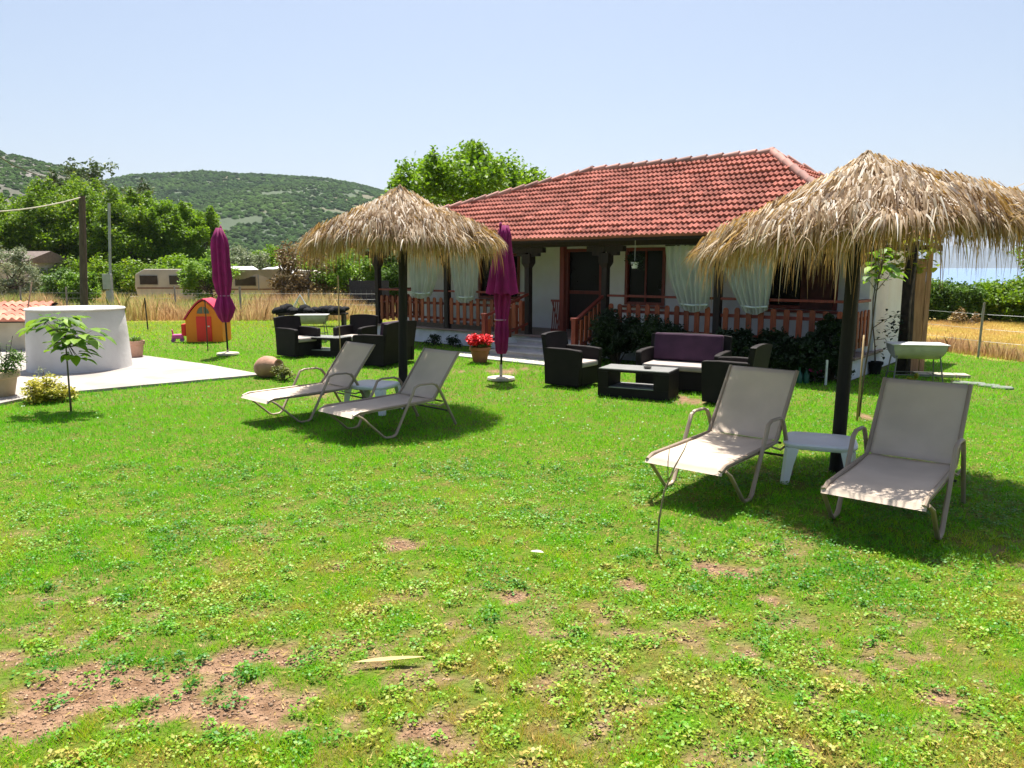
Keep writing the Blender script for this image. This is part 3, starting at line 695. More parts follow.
# young staked tree between pole and pot
q = gp(857, 420)
top = vp(864, 335, q.y + .12)
tag(MB().tube([Vector((0, 0, -.02)), (top - q) * .5 + Vector((.005, 0, 0)), (top - q)], [.014, .012, .010], 7).build('bamboo_stake', mat('bamboo', (.42, .30, .13), (.3, .2, .09), .6, 10), smooth=True, loc=q), 'thin tan bamboo stake leaning on the lawn right of the thatch pole', 'stake')
sapling('young_tree', 'young tree with big bright leaves growing beside the bamboo stake under the right thatch', 'tree', gp(859, 417), [(0, 0, 0), (.03, 0, .6), (.08, 0, 1.1), (.10, 0, 1.55), (.16, 0, 1.95)],
        [((.14, 0, 1.9), .17, 16, .15, .11), ((.22, 0, 1.75), .15, 6, .15, .11), ((.02, .0, 1.72), .12, 6, .12, .1), ((.12, 0, 2.05), .15, 10, .13, .1)], BRIGHT, .010)
# vine pergola: post and plank screen
PLANK = mat('old_plank', (.40, .22, .115), (.27, .14, .07), .8, 4, stretch=(9, 9, .8), bump=.4)
q = gp(905, 374)
pg = empty('plank_screen', q, R(12), 'brown weathered plank screen with a thick dark post at the right end of the house', 'screen')
MB().tube([(-.06, 0, -.05), (-.05, 0, .9), (-.07, 0, 1.6), (-.04, 0, 2.3)], [.13, .11, .10, .09], 12).build('post', mat('dark_trunk', (.05, .033, .025), (.025, .018, .015), .95, 12, bump=.8), pg, smooth=True)
sb = MB()
for i in range(3): sb.box((.11 + i * .105, .0 + (i % 2) * .012, 1.0 + (i == 2) * .12), (.098, .022, 2.0 + (i == 2) * .3))
sb.build('planks', PLANK, pg, bevel=.003)
MB().bar((-1.0, .1, 2.18), (.6, .1, 2.18), .08, .1).build('beam', DARKWOOD, pg)
vn = empty('grape_vine', q + Vector((0, 0, 2.2)), 0, 'bright yellow green vine leaves hanging over the plank screen beside the white end wall', 'vine')
stv = MB(); stv.tube([(-.06, -.16, -2.2), (-.1, -.17, -1.0), (0, -.1, .05), (.4, 0, .1)], [.02, .018, .014, .008], 6); stv.tube([(0, -.1, .05), (-.5, 0, .1), (-.9, .0, .05)], [.012, .01, .006], 6)
stv.build('stems', BARK, vn, smooth=True)
lf = MB()
for i in range(190):
    c = Vector((random.uniform(-.85, .35), random.uniform(-.2, .25), random.uniform(-.42, .22))); a = random.uniform(0, 6.28); lf.cv = random.random()
    big_leaf(lf, c, Vector((math.cos(a), math.sin(a), random.uniform(-.9, .1))), .11, .11)
lf.build('foliage', leafmat('vine_leaf', (.14, .24, .015), (.5, .52, .04), trans=.5), vn, smooth=True)
pv = empty('paver_row', gp(940, 376), R(-14), 'short row of square concrete slabs laid on the grass past the grill', 'paving slabs')
for i in range(4): MB().box((-.3 + i * .21, 0, .02), (.195, .3, .05)).build('slab', mat('paver', (.42, .37, .29), (.32, .28, .21), .9, 8), pv, bevel=.006)
shrub('variegated_plant', 'small cream and green plant under the right grill', 'plant', gp(912, 388), .13, .32, YELLOWL, 8, 26, .06, None, 40)
# flat stones / worn edging in the lawn on the right
for i, (px, py) in enumerate([(962, 383), (976, 384), (990, 386), (1003, 388)]):
    q = gp(px, py); s_ = MB(); s_.lathe([(.13, -.02), (.15, .0), (.12, .022), (.03, .028)], n=9, star=2, amp=.15)
    tag(s_.build('stone', mat('grey_stone', (.20, .22, .19), (.13, .16, .11), .9, 10), smooth=True, loc=q), ('flat grey stone in the lawn past the slabs, %s of four' % ['nearest the slabs', 'second from the slabs', 'third from the slabs', 'furthest right'][i]), 'stone', 'flat stones set in the right lawn')

# half barrel grills
GALV = mat('galvanised_sheet', (.47, .45, .44), (.36, .345, .335), .55, 5, metal=.1, bump=.1)
def grill(pos, rz, label):
    o = empty('barrel_grill', pos, rz, label, 'barbecue', 'half barrel grills on thin legs')
    W, rr = .38, .23; grid = []
    for i in range(13):
        a = math.pi * i / 12; grid.append([(x * (1 - .22 * math.sin(a) ** 2), rr * math.cos(a), .66 - rr * math.sin(a)) for x in np.linspace(-W, W, 8)])
    b = MB(); b.sheet(grid, .006)
    for x in (-W, W):
        P = [(x * (1 - .22 * math.sin(math.pi * i / 12) ** 2), rr * math.cos(math.pi * i / 12), .66 - rr * math.sin(math.pi * i / 12)) for i in range(13)]
        b.add(P + [(p_[0] + .005, p_[1], p_[2]) for p_ in P], [tuple(range(13)), tuple(reversed(range(13, 26)))])
    b.build('basin', GALV, o, smooth='auto')
    MB().span(-W - .03, W + .03, -rr - .02, rr + .02, .662, .675).build('tray', mat('ash_tray', (.62, .62, .58), (.42, .43, .4), .7, 8, metal=.2), o)
    for sx in (-1, 1):
        for sy in (-1, 1): MB().tube([(sx * .3, sy * .14, .55), (sx * .36, sy * .24, 0)], .011, 6).build('leg', mat('leg_steel', (.2, .2, .19), None, .6, metal=.5), o)
    MB().tube([(-.34, -.2, .2), (.34, -.2, .2)], .008, 6).build('crossbar', MATS['leg_steel'], o)
    MB().tube([(-.34, .2, .2), (.34, .2, .2)], .008, 6).build('crossbar', MATS['leg_steel'], o)
    return o
grill(gp(913, 386), R(-12), 'grey half barrel grill on thin legs in front of the plank screen')
grill(gp(313, 341), R(5), 'pale green half barrel grill on thin legs behind the left rattan table')

# ------------------------------------------------------------------ sunloungers
FRAME = mat('lounger_frame', (.36, .28, .20), (.30, .23, .17), .5, 4, metal=.1)
SLING = mat('lounger_sling', (.74, .62, .50), (.65, .54, .43), .85, 3, detail=8, bump=.12, bscale=260, trans=.30)
def make_lounger():
    o = empty('sun_lounger', (0, 0, 0)); W = .30; SH = .37; Ls = 1.10; bo, br = .40, .555
    seat = []
    for i in range(15):
        f = i / 14; y = .0 + Ls * f; z = SH - .035 * math.exp(-f * 9) - .018 * math.sin(math.pi * f)
        seat.append([(x, y, z + .014 - .012 * (1 - (x / W) ** 2) - .02 * max(0, abs(x) - W + .01) / .03) for x in np.linspace(-W - .025, W + .025, 11)])
    seat = [[(x, -.012, SH - .065) for x in np.linspace(-W - .025, W + .025, 11)]] + seat
    MB().sheet(seat, .006).build('seat', SLING, o, smooth=True)
    back = []
    for i in range(13):
        f = i / 12; back.append([(x, Ls + .02 + bo * f + .025 * math.sin(math.pi * f) * (1 - (x / W) ** 2) - .018 + .02 * max(0, abs(x) - W + .01) / .03, SH + .01 + br * f) for x in np.linspace(-W - .025, W + .025, 11)])
    MB().sheet(back, .006).build('backrest', SLING, o, smooth=True)
    r = MB()
    for sx in (-1, 1): r.tube([(sx * (W + .008), 0.0, SH - .04), (sx * (W + .008), .08, SH - .012), (sx * (W + .008), Ls + .02, SH - .005)], .017, 8)
    r.tube([(-W, .012, SH - .05), (W, .012, SH - .05)], .017, 8); r.tube([(-W, Ls - .35, SH - .04), (W, Ls - .35, SH - .04)], .014, 8)
    r.build('seat_frame', FRAME, o, smooth='auto')
    r = MB()
    for sx in (-1, 1): r.tube([(sx * (W + .008), Ls, SH), (sx * (W + .008), Ls + .02 + bo, SH + .01 + br)], .016, 8)
    r.tube([(-W, Ls + .02 + bo, SH + .0 + br), (W, Ls + .02 + bo, SH + .0 + br)], .012, 8)
    r.build('back_frame', FRAME, o, smooth='auto')
    for sx in (-1, 1):
        x = sx * (W + .045); MB().tube([(x - sx * .02, .05, SH - .04), (x, .10, SH - .08), (x, .36, .035), (x, .40, .014), (x, .49, .014), (x, .53, .035), (x, .78, .50), (x, .81, .565), (x, .88, .59), (x, 1.06, .585), (x, 1.12, .56)], [.018] * 11, 8, flat=.75).build('arm_frame', FRAME, o, smooth='auto')
        MB().tube([(x, 1.12, .565), (x, 1.17, .50), (x, 1.42, .015)], [.018, .018, .018], 8).build('rear_leg', FRAME, o, smooth='auto')
        MB().tube([(x - sx * .03, 1.0, SH - .03), (x - sx * .03, 1.2, .28), (x - sx * .02, 1.3, .30)], .010, 6).build('support_arm', FRAME, o)
    r = MB().tube([(-W, 1.33, .2), (W, 1.33, .2)], .012, 6).tube([(-W, 1.25, .33), (W, 1.25, .33)], .012, 6); r.build('rear_bar', mat('dark_bar', (.05, .045, .04), None, .5), o)
    return o
lg = [((645, 457), (723, 471), 50, 'beige sling sunlounger left of the white table under the right thatch, half in the sun'),
      ((822, 488), (926, 504), 51, 'beige sling sunlounger right of the white table, nearest to the camera'),
      ((235, 392), (275, 399), 46, 'sunlounger furthest left, under the left thatch in front of the rattan sofa'),
      ((315, 405.5), (358, 412.5), 47, 'sunlounger under the left thatch, the one right of the small white table')]
proto = make_lounger()
for i, (a, b, ang, lb_) in enumerate(lg):
    o = proto if i == 0 else copy_tree(proto)
    c = (gp(a[0], a[1], .345) + gp(b[0], b[1], .345)) / 2; o.location = (c.x, c.y, 0); o.rotation_euler = (0, 0, R(ang - 90))
    o.scale = (1, 1, 1 if i < 2 else .92)
    tag(o, lb_, 'sunlounger', 'sunloungers under the thatched umbrellas')
# white plastic side tables
WP = mat('white_plastic', (.8, .8, .82), (.74, .74, .76), .45, 3)
def make_table():
    o = empty('side_table', (0, 0, 0)); n = 24; P = []
    def sq(r, k, z): return [(r * math.copysign(abs(math.cos(a)) ** k, math.cos(a)), r * math.copysign(abs(math.sin(a)) ** k, math.sin(a)), z) for a in [2 * math.pi * i / n for i in range(n)]]
    rings = [sq(.235, .42, .36), sq(.25, .42, .385), sq(.25, .42, .405), sq(.235, .42, .42), sq(.21, .42, .42), sq(.2, .42, .412)]
    m_ = MB(); m_.add([p_ for r_ in rings for p_ in r_], [(i * n + k, i * n + (k + 1) % n, (i + 1) * n + (k + 1) % n, (i + 1) * n + k) for i in range(5) for k in range(n)] + [tuple(range(5 * n, 6 * n)), tuple(reversed(range(n)))])
    m_.build('table_top', WP, o, smooth='auto')
    for sx in (-1, 1):
        for sy in (-1, 1):
            lg_ = MB(); g = []
            for z, k in ((0.0, .03), (.2, .04), (.37, .055)):
                off = .222 + (.37 - z) * .05
                g.append([(sx * (off - k * 1.6), sy * off, z), (sx * (off - .012), sy * off, z), (sx * off, sy * (off - .012), z), (sx * off, sy * (off - k * 1.6), z)])
            lg_.sheet(g, .01 * sx * sy); lg_.build('leg', WP, o)
    return o
tp = make_table()
for i, (px, py, rz, lb_) in enumerate([(820, 439, -22, 'small white plastic table beside the right thatch pole'), (373, 383, -20, 'small white plastic table between the two left sunloungers')]):
    o = tp if i == 0 else copy_tree(tp); c = gp(px, py, .365); o.location = (c.x, c.y, 0); o.rotation_euler = (0, 0, R(rz)); o.scale = (1.2, 1.1, .87); tag(o, lb_, 'table', 'white plastic side tables')

# ------------------------------------------------------------------ thatched umbrellas
def thatchmat():
    m, n, l = newmat('palm_thatch'); at = n.new('ShaderNodeAttribute'); at.attribute_name = 'var'
    rp = n.new('ShaderNodeValToRGB'); e = rp.color_ramp.elements
    e[0].color = L4((.10, .06, .03)); e[0].position = 0; e[1].color = L4((.86, .78, .67)); e[1].position = 1  # ramp runs from a shaded gap tone to a sunlit highlight tone
    for p_, c_ in ((.25, (.24, .145, .07)), (.55, (.44, .32, .19)), (.78, (.64, .53, .39))): x = e.new(p_); x.color = L4(c_)
    l.new(at.outputs['Fac'], rp.inputs[0]); p = n.new('ShaderNodeBsdfPrincipled'); p.inputs['Roughness'].default_value = .7; l.new(rp.outputs[0], p.inputs['Base Color'])
    t = n.new('ShaderNodeBsdfTranslucent'); hs = n.new('ShaderNodeMix'); hs.data_type = 'RGBA'; hs.inputs[0].default_value = .5; l.new(rp.outputs[0], hs.inputs[6]); hs.inputs[7].default_value = (.62, .36, .04, 1)
    l.new(hs.outputs[2], t.inputs[0]); ms = n.new('ShaderNodeMixShader'); ms.inputs[0].default_value = .36; l.new(p.outputs[0], ms.inputs[1]); l.new(t.outputs[0], ms.inputs[2])
    o = n.new('ShaderNodeOutputMaterial'); l.new(ms.outputs[0], o.inputs[0]); return m
THATCH = thatchmat()
POLE = mat('pole_timber', (.012, .009, .008), (.007, .005, .005), .75, 5, stretch=(10, 10, 1), bump=.3)
def strips(starts, dirs, L, W, segs, droop, vb, g, lift=None):
    """flat fronds: start, direction, length, width; each bends under its weight"""
    n = len(starts); P = starts.copy(); d = dirs / np.linalg.norm(dirs, axis=1)[:, None]
    side = np.cross(d, np.array([0, 0, 1.0])); side /= np.linalg.norm(side, axis=1)[:, None] + 1e-9
    roll = g.normal(0, .7, n)[:, None]; nn = np.cross(side, d); side = side * np.cos(roll) + nn * np.sin(roll)
    rows = []; st = (L / segs)[:, None]; wob = g.normal(0, .12, (n, 3))
    for k in range(segs + 1):
        f = k / segs; wd = (W * (1 - .85 * f ** 2.2))[:, None] * .5
        rows.append(np.stack([P - side * wd, P + side * wd], 1))
        d = d + np.array([0, 0, -1.0]) * (droop * (1 + 1.5 * f) / segs)[:, None] + wob / segs; d /= np.linalg.norm(d, axis=1)[:, None]
        P = P + d * st
    V = np.stack(rows, 1).reshape(n, -1, 3); nv = V.shape[1]
    base = (np.arange(n) * nv)[:, None, None]; q = np.array([[2 * k, 2 * k + 1, 2 * k + 3, 2 * k + 2] for k in range(segs)])
    Fq = (base + q[None]).reshape(-1, 4); var = np.repeat(np.clip(vb, 0, 1), nv)
    return V.reshape(-1, 3), Fq, var
def umbrella(base, top, apex, rad, drop, label, seed, tilt=0.0, fr=1.0, zl=1.0):
    """drop: height lost from apex to rim; tilt: rim is lower toward -x by this slope"""
    g = np.random.default_rng(seed); o = empty('thatched_umbrella', base, 0, label, 'thatch umbrella', 'palm thatched umbrellas')
    A = apex - base; Tp = top - base
    MB().tube([(0, 0, -.05), Tp * .5, Tp, Tp + (A - Tp) * .8], [.062, .058, .055, .05], 14).build('pole', POLE, o, smooth='auto')
    def surf(th, q, lay=0.0):
        x, y = rad * q * np.cos(th), rad * q * np.sin(th)
        z = A.z - .12 - drop * (q ** .94) * (1 + .05 * np.sin(3 * th + seed)) + tilt * x + lay
        return np.stack([A.x + x, A.y + y, z], -1)
    rb_ = MB()
    for k in range(8):
        th = 2 * math.pi * k / 8 + .3; e = Vector(surf(np.array(th), np.array(.93))) - Vector((0, 0, .09)); s_ = Vector((A.x, A.y, A.z - .12)); rb_.tube([s_, e], [.025, .018], 6)
    rb_.build('ribs', POLE, o, smooth=True)
    hp_ = MB(); pts = [Vector(surf(np.array(2 * math.pi * k / 24), np.array(.72))) - Vector((0, 0, .09)) for k in range(25)]; hp_.tube(pts, .016, 6, cap=False); hp_.build('hoop', POLE, o, smooth=True)
    # ground layer of the thatch: a lumpy skin under the fronds
    grid = []
    for i in range(14):
        q = .02 + .82 * i / 13; row = []
        for k in range(73):
            th = 2 * math.pi * (k % 72) / 72; j = .02 * math.sin(k * 2.3 + i); row.append(tuple(surf(np.array(th), np.array(q + j * .5), -.035 + j)))
        grid.append(row)
    sk = MB(); sk.cv = .2; sk.sheet(grid)  # skin toned dark to paint the shade in gaps between fronds
    th_ = sk.build('thatch', THATCH, o, smooth=True)
    Vs, Fs, vv = [], [], []; off = 0
    def push(t3):
        nonlocal off
        Vs.append(t3[0]); Fs.append(t3[1] + off); vv.append(t3[2]); off += len(t3[0])
    # layers from rim to apex
    for q0, n_, L0, W0, dr, vb0 in ((.84, 210, .32, .010, .85, .46), (.72, 210, .34, .011, .5, .52), (.58, 190, .36, .012, .36, .58), (.44, 165, .36, .0125, .3, .64), (.30, 120, .34, .0135, .25, .7), (.16, 85, .32, .015, .2, .76), (.03, 50, .28, .016, .14, .8)):
        m_ = 15; n_b = n_; n_ = n_b * m_; bt = np.repeat(g.uniform(0, 2 * math.pi, n_b), m_); bq = np.repeat(q0 + g.uniform(-.08, .08, n_b), m_); bd = np.repeat(g.normal(0, .22, n_b), m_); bv = np.repeat(g.normal(vb0, .19, n_b), m_); bl = np.repeat(g.uniform(-.05, .085, n_b), m_); bp = np.repeat(g.normal(.03, .08, n_b), m_)
        th = bt + g.normal(0, .03, n_) / np.clip(bq, .15, 1); q = np.clip(bq + g.uniform(-.05, .09, n_), 0, .98)
        s = surf(th, q, .02 + bl + g.uniform(-.02, .02, n_)); e = surf(th, q + .1); d = (e - s); d /= np.linalg.norm(d, axis=1)[:, None]
        tang = np.stack([-np.sin(th), np.cos(th), np.zeros(n_)], 1); d += tang * (bd + g.normal(0, .20, n_))[:, None]; d[:, 2] += bp + g.normal(.03, .06, n_)
        push(strips(s, d, L0 * rad / 1.6 * g.uniform(.5, 1.2, n_), W0 * g.uniform(.3, 1.9, n_), 4, dr * g.uniform(.5, 1.6, n_), bv + g.normal(0, .30, n_), g))
    # hanging fringe, denser clumps with gaps
    nf = 2900; cl = g.uniform(0, 2 * math.pi, 46); ci = g.integers(0, 46, nf); th = cl[ci] + g.normal(0, .07, nf); q = .93 + g.uniform(-.22, .05, nf); cll = g.uniform(.55, 1.35, 46)[ci]
    s = surf(th, q, -.03 + g.uniform(-.03, .04, nf)); d = np.stack([np.cos(th) * .7, np.sin(th) * .7, -.5 + g.normal(0, .35, nf)], 1) + g.normal(0, .42, (nf, 3))
    push(strips(s, d, fr * cll * g.uniform(.12, .56, nf), g.uniform(.003, .011, nf), 5, g.uniform(1.2, 3.2, nf), g.normal(.38, .2, nf), g))
    # dangling underside
    nu = 2200; th = g.uniform(0, 2 * math.pi, nu); q = g.uniform(.35, .9, nu); s = surf(th, q, -.06)
    d = np.stack([np.cos(th) * .5, np.sin(th) * .5, -.9 + np.zeros(nu)], 1) + g.normal(0, .35, (nu, 3))
    push(strips(s, d, fr * g.uniform(.15, .4, nu), g.uniform(.006, .02, nu), 3, g.uniform(.8, 2, nu), g.normal(.5, .18, nu), g))
    npmesh('fronds', np.concatenate(Vs), np.concatenate(Fs), np.concatenate(vv), THATCH, th_)
    return o
bR_ = gp(836, 471); aR = vp(868, 149, bR_.y + .05); tR = vp(858, 215, bR_.y + .03)
umbrella(bR_, tR, aR, 1.40, .56, 'large palm thatched umbrella over the two right sunloungers, on a leaning black pole', 11, tilt=.10, fr=.92)
bL_ = gp(403, 408); aL = vp(400, 184, bL_.y); tL = vp(403, 235, bL_.y)
umbrella(bL_, tL, aL, 1.25, .58, 'palm thatched umbrella over the two left sunloungers, on a straight black pole', 23, tilt=.0, fr=.84)

# ------------------------------------------------------------------ closed purple parasols
PURPLE = mat('purple_cloth', (.30, .006, .13), (.20, .004, .085), .75, 5, trans=.12)
BEIGEC = mat('cast_concrete', (.52, .46, .36), (.42, .37, .29), .85, 9, bump=.15)
def parasol(base, prof, hook, label, poletop, sleeve=.16, twist=0.0, rz=0.3, lean=(0, 0)):
    o = empty('closed_parasol', base, rz, label, 'parasol', 'closed purple parasols')
    MB().lathe([(.22, 0), (.235, .02), (.225, .05), (.12, .065), (.04, .07)], n=28).build('base', BEIGEC, o, smooth='auto')
    MB().tube([(0, 0, .05), (0, 0, .06 + sleeve)], .026, 10).build('sleeve', BEIGEC, o, smooth='auto')
    MB().tube([(0, 0, .1), (lean[0], lean[1], poletop)], .019, 10).build('pole', POLE, o, smooth='auto')
    for i, pr in enumerate(prof):
        n = 64; P = []
        m_ = MB(); N = len(pr)
        for (r, z) in pr:
            for k in range(n):
                a = 2 * math.pi * k / n; rr = r * (1 + .24 * math.cos(8 * a + twist * z) + .10 * math.cos(3 * a + z * 2.5) + .05 * math.sin(5 * a - z * 4))
                f = z / poletop; P.append((rr * math.cos(a) + lean[0] * f, rr * math.sin(a) + lean[1] * f, z + .02 * math.cos(8 * a) * (r > .2)))
        m_.add(P, [(a * n + k, a * n + (k + 1) % n, (a + 1) * n + (k + 1) % n, (a + 1) * n + k) for a in range(N - 1) for k in range(n)] + [tuple(range((N - 1) * n, N * n))])
        m_.build('canopy' if i == 0 else 'canopy_folds', PURPLE, o, smooth=True)
    for z, r in hook: MB().lathe([(r, z - .012), (r + .008, z), (r, z + .012)], n=24, cap=False).build('strap', mat('strap_cloth', (.45, .2, .35)), o, smooth=True)
    MB().lathe([(.022, poletop - .05), (.03, poletop), (.012, poletop + .05)], n=12).build('finial', PURPLE, o, smooth=True)
    return o
q = gp(501, 380); zt = vp(505, 224, q.y).z
parasol(q, [[(.225, 1.42), (.21, 1.5), (.17, 1.85), (.12, 2.1), (.095, 2.3), (.10, zt - .2), (.055, zt - .02)], [(.06, .44), (.085, .5), (.10, .8), (.085, 1.0), (.115, 1.3), (.12, 1.6)]], [(1.0, .095)],
        'closed purple parasol with flared skirt by the porch steps', zt - .02, .2, lean=(.06, 0))
q = gp(228, 355); zt = vp(226, 227, q.y).z
parasol(q, [[(.06, .7), (.12, .8), (.185, 1.0), (.14, 1.16), (.10, 1.26), (.13, 1.36), (.165, 1.6), (.16, 2.0), (.15, 2.3), (.13, zt - .25), (.05, zt - .02)]], [(1.26, .11)],
        'closed purple parasol tied round the middle, beside the orange playhouse', zt - .02, .05, lean=(-.04, 0), rz=.8)

# ------------------------------------------------------------------ rattan furniture
RATTAN = weave('dark_rattan', (.004, .003, .003), (.030, .024, .023), 26, .6)
CUSH = mat('cream_cushion', (.40, .34, .30), (.34, .29, .26), .85, 6, bump=.1)
PCUSH = mat('plum_cushion', (.060, .022, .05), (.04, .014, .035), .85, 6, bump=.1)
def armchair(pos, face, label, w=.66, d=.66, group='dark rattan armchairs', name='rattan_armchair', back_c=False, cat='armchair'):
    """faces local +x; `face` in degrees"""
    o = empty(name, pos, R(face), label, cat, group)
    b = MB(); b.span(-d / 2 + .004, d / 2 - .02, -w / 2 + .1, w / 2 - .1, .03, .31); b.build('seat_base', RATTAN, o, bevel=.01)
    for sy in (-1, 1):
        y0, y1 = (sy * w / 2, sy * (w / 2 - .095)); y0, y1 = min(y0, y1), max(y0, y1); P = []; prof = [(-d / 2, 0.02), (d / 2 - .03, 0.02), (d / 2, .56), (d / 2 - .02, .585), (d / 2 - .25, .60), (-d / 2 - .02, .60)]
        m_ = MB(); m_.add([(x, y, z) for y in (y0, y1) for x, z in prof], [tuple(range(6)), tuple(reversed(range(6, 12)))] + [(i, 6 + i, 6 + (i + 1) % 6, (i + 1) % 6) for i in range(6)])
        m_.build('arm', RATTAN, o, bevel=.012)
    bk = MB(); N = 14; prof = []
    for i in range(N + 1):
        f = i / N; y = -w / 2 + .02 + (w - .04) * f; zt = .80 + .03 * math.sin(math.pi * f) ** .6; prof.append((y, zt))
    P = []
    for xo0, xo1 in ((-d / 2 - .01, -d / 2 - .09), (-d / 2 + .07, -d / 2 - .01)):
        for y, zt in prof: P += [(xo0, y, .3), (xo1, y, zt)]
    K = 2 * (N + 1); fs = []
    for i in range(N):
        fs += [(2 * i, 2 * i + 1, 2 * i + 3, 2 * i + 2), (K + 2 * i, K + 2 * i + 2, K + 2 * i + 3, K + 2 * i + 1), (2 * i + 1, K + 2 * i + 1, K + 2 * i + 3, 2 * i + 3), (2 * i, 2 * i + 2, K + 2 * i + 2, K + 2 * i)]
    fs += [(0, K, K + 1, 1), (2 * N, 2 * N + 1, K + 2 * N + 1, K + 2 * N)]
    bk.add(P, fs); bk.build('backrest', RATTAN, o)
    MB().span(-d / 2 + .08, d / 2 - .005, -w / 2 + .1, w / 2 - .1, .312, .40).build('seat_cushion', CUSH, o, bevel=.025)
    if back_c:
        MB().box((-d / 2 + .10, 0, .62), (.1, w - .22, .42), ry=R(-9)).build('back_cushion', PCUSH, o, bevel=.03)
    return o
def rtable(pos, rz, label, L=.95, D=.52):
    o = empty('rattan_table', pos, R(rz), label, 'coffee table', 'low rattan coffee tables')
    b = MB(); b.span(-L / 2, L / 2, -D / 2, D / 2, .0, .13); b.span(-L / 2, -L / 2 + .16, -D / 2, D / 2, .131, .36).span(L / 2 - .22, L / 2, -D / 2, D / 2, .131, .36); b.span(-L / 2, L / 2, -D / 2, D / 2, .361, .395)
    b.build('frame', RATTAN, o, bevel=.004)
    TG = mat('frosted_glass', (.42, .42, .40), (.36, .36, .34), .15, 5, spec=.6)
    MB().span(-L / 2 + .01, L / 2 - .01, -D / 2 + .01, D / 2 - .01, .397, .406).build('table_top', TG, o)
    MB().span(-L / 2 + .165, L / 2 - .225, -D / 2 + .01, D / 2 - .01, .133, .14).build('shelf', TG, o)
    return o
armchair(Vector((.98, 11.85, 0)), -38, 'dark rattan armchair seen from its side in front of the porch steps')
armchair(Vector((3.05, 10.25, 0)), 142, 'dark rattan armchair facing left, behind the half sunlit sunlounger')
armchair(Vector((2.62, 11.4, 0)), -120, 'two seat dark rattan sofa with plum back cushions below the middle window', 1.30, .66, 'rattan sofas', 'rattan_sofa', True, 'sofa')
tt = rtable(Vector((1.84, 10.80, 0)), -27, 'low rattan coffee table in front of the plum cushioned sofa', 1.05, .55)
tag(MB().lathe([(.03, 0), (.055, .012), (.06, .03)], n=16).build('ashtray', mat('dark_glass', (.05, .045, .04), None, .2), loc=Vector((1.95, 10.7, .407))), 'small dark ashtray on the middle rattan table', 'ashtray')
q = gp(612, 387)
c3 = gp(296, 357)
armchair(Vector((c3.x, c3.y + .25, 0)), -38, 'dark rattan armchair furthest left, beyond the clay jar')
tc3 = gp(324, 357)
rtable(Vector((tc3.x, tc3.y + .3, 0)), -20, 'low rattan coffee table between the left armchair and left sofa', .95, .55)
c4 = gp(378, 366)
armchair(Vector((c4.x + .05, c4.y + .45, 0)), 158, 'dark rattan sofa with plum back cushions behind the left sunloungers', 1.15, .68, 'rattan sofas', 'rattan_sofa', True, 'sofa')
armchair(Vector((c4.x - .85, c4.y + 2.1, 0)), -110, 'dark rattan armchair at the far side of the left table', .7, .66)

# ------------------------------------------------------------------ left: patio, well, pots, sapling
PATIO = mat('patio_concrete', (.40, .365, .33), (.28, .25, .22), .9, 1.6, detail=8, bump=.15, bscale=30)
poly = [gp(*p_) for p_ in ((-60, 418), (20, 401), (76, 393), (262, 375.8), (212, 366.5), (150, 357.5), (90, 351), (-40, 348), (-180, 360))]
tag(MB().prism(poly, -.03, .03).build('path', PATIO), kind='structure')
PATPOLY = [(p_.x, p_.y) for p_ in poly]
wc = gp(77, 376); wc = Vector((wc.x * 1.06, wc.y + .92, .03))
well = empty('well', wc, 0, 'wide round whitewashed well on the concrete patio', 'well')
WELLW = mat('well_plaster', (.66, .64, .62), (.50, .475, .45), .9, 1.3, detail=9, bump=.2, bscale=14)
MB().lathe([(.86, 0), (.85, .05), (.82, .6), (.785, 1.04), (.78, 1.06)], n=64).build('ring_wall', WELLW, well, smooth='auto')
MB().lathe([(.80, 1.062), (.81, 1.075), (.805, 1.09), (.79, 1.10)], n=64).build('lid', mat('well_lid', (.56, .54, .50), (.45, .43, .40), .9, 4, bump=.2), well, smooth='auto')
pp = pot('planter', 'terracotta planter with a grassy plant just behind the well', gp(136, 358), .19, .36, mat('pale_terracotta', (.55, .33, .24), (.45, .26, .19), .85, 5))
lf = MB()
for i in range(60):
    a = random.uniform(0, 6.28); lf.cv = random.random(); big_leaf(lf, Vector((math.cos(a) * .06, math.sin(a) * .06, .32)), Vector((math.cos(a), math.sin(a), random.uniform(.8, 2.5))), random.uniform(.15, .28), .02, .4)
lf.build('foliage', MIDLEAF, pp)
q = gp(4, 399)
pp = pot('planter', 'big weathered cream planter of leafy herbs at the left edge of the photo', Vector((q.x - .12, q.y + .1, 0)), .27, .38, mat('cream_pot', (.50, .40, .27), (.36, .27, .17), .9, 3, bump=.3))
crown('foliage', [(rng.uniform(-.2, .35), rng.uniform(-.15, .15), rng.uniform(.4, .65), .11) for i in range(16)], 60, .045, MIDLEAF, pp)
st = MB(); lf = MB()
for i in range(5):
    x, y = rng.uniform(-.1, .35), rng.uniform(-.1, .1); h = rng.uniform(.6, 1.0); tp_ = Vector((x + rng.uniform(-.05, .08), y, h)); st.tube([(x * .6, y, .35), tp_], [.006, .003], 4)
    for k in range(12):
        a = random.uniform(0, 6.28); lf.cv = random.random(); big_leaf(lf, Vector((x * .6, y, .35)).lerp(tp_, random.uniform(.35, 1)), Vector((math.cos(a), math.sin(a), .2)), .05, .03)
st.build('stems', BARK, pp); lf.build('leaves', MIDLEAF, pp)
shrub('yellow_shrub', 'low round shrub with yellow tipped leaves at the patio edge', 'bush', gp(48, 401), .34, .38, YELLOWL, 30, 80, .05, None, 50, up=.5, vb=.45)
shrub('wispy_plant', 'thin sparse seedling at the foot of the well', 'plant', gp(42, 384) , .16, .35, OLIVE, 8, 14, .03, None, 51)
q = gp(71, 411)
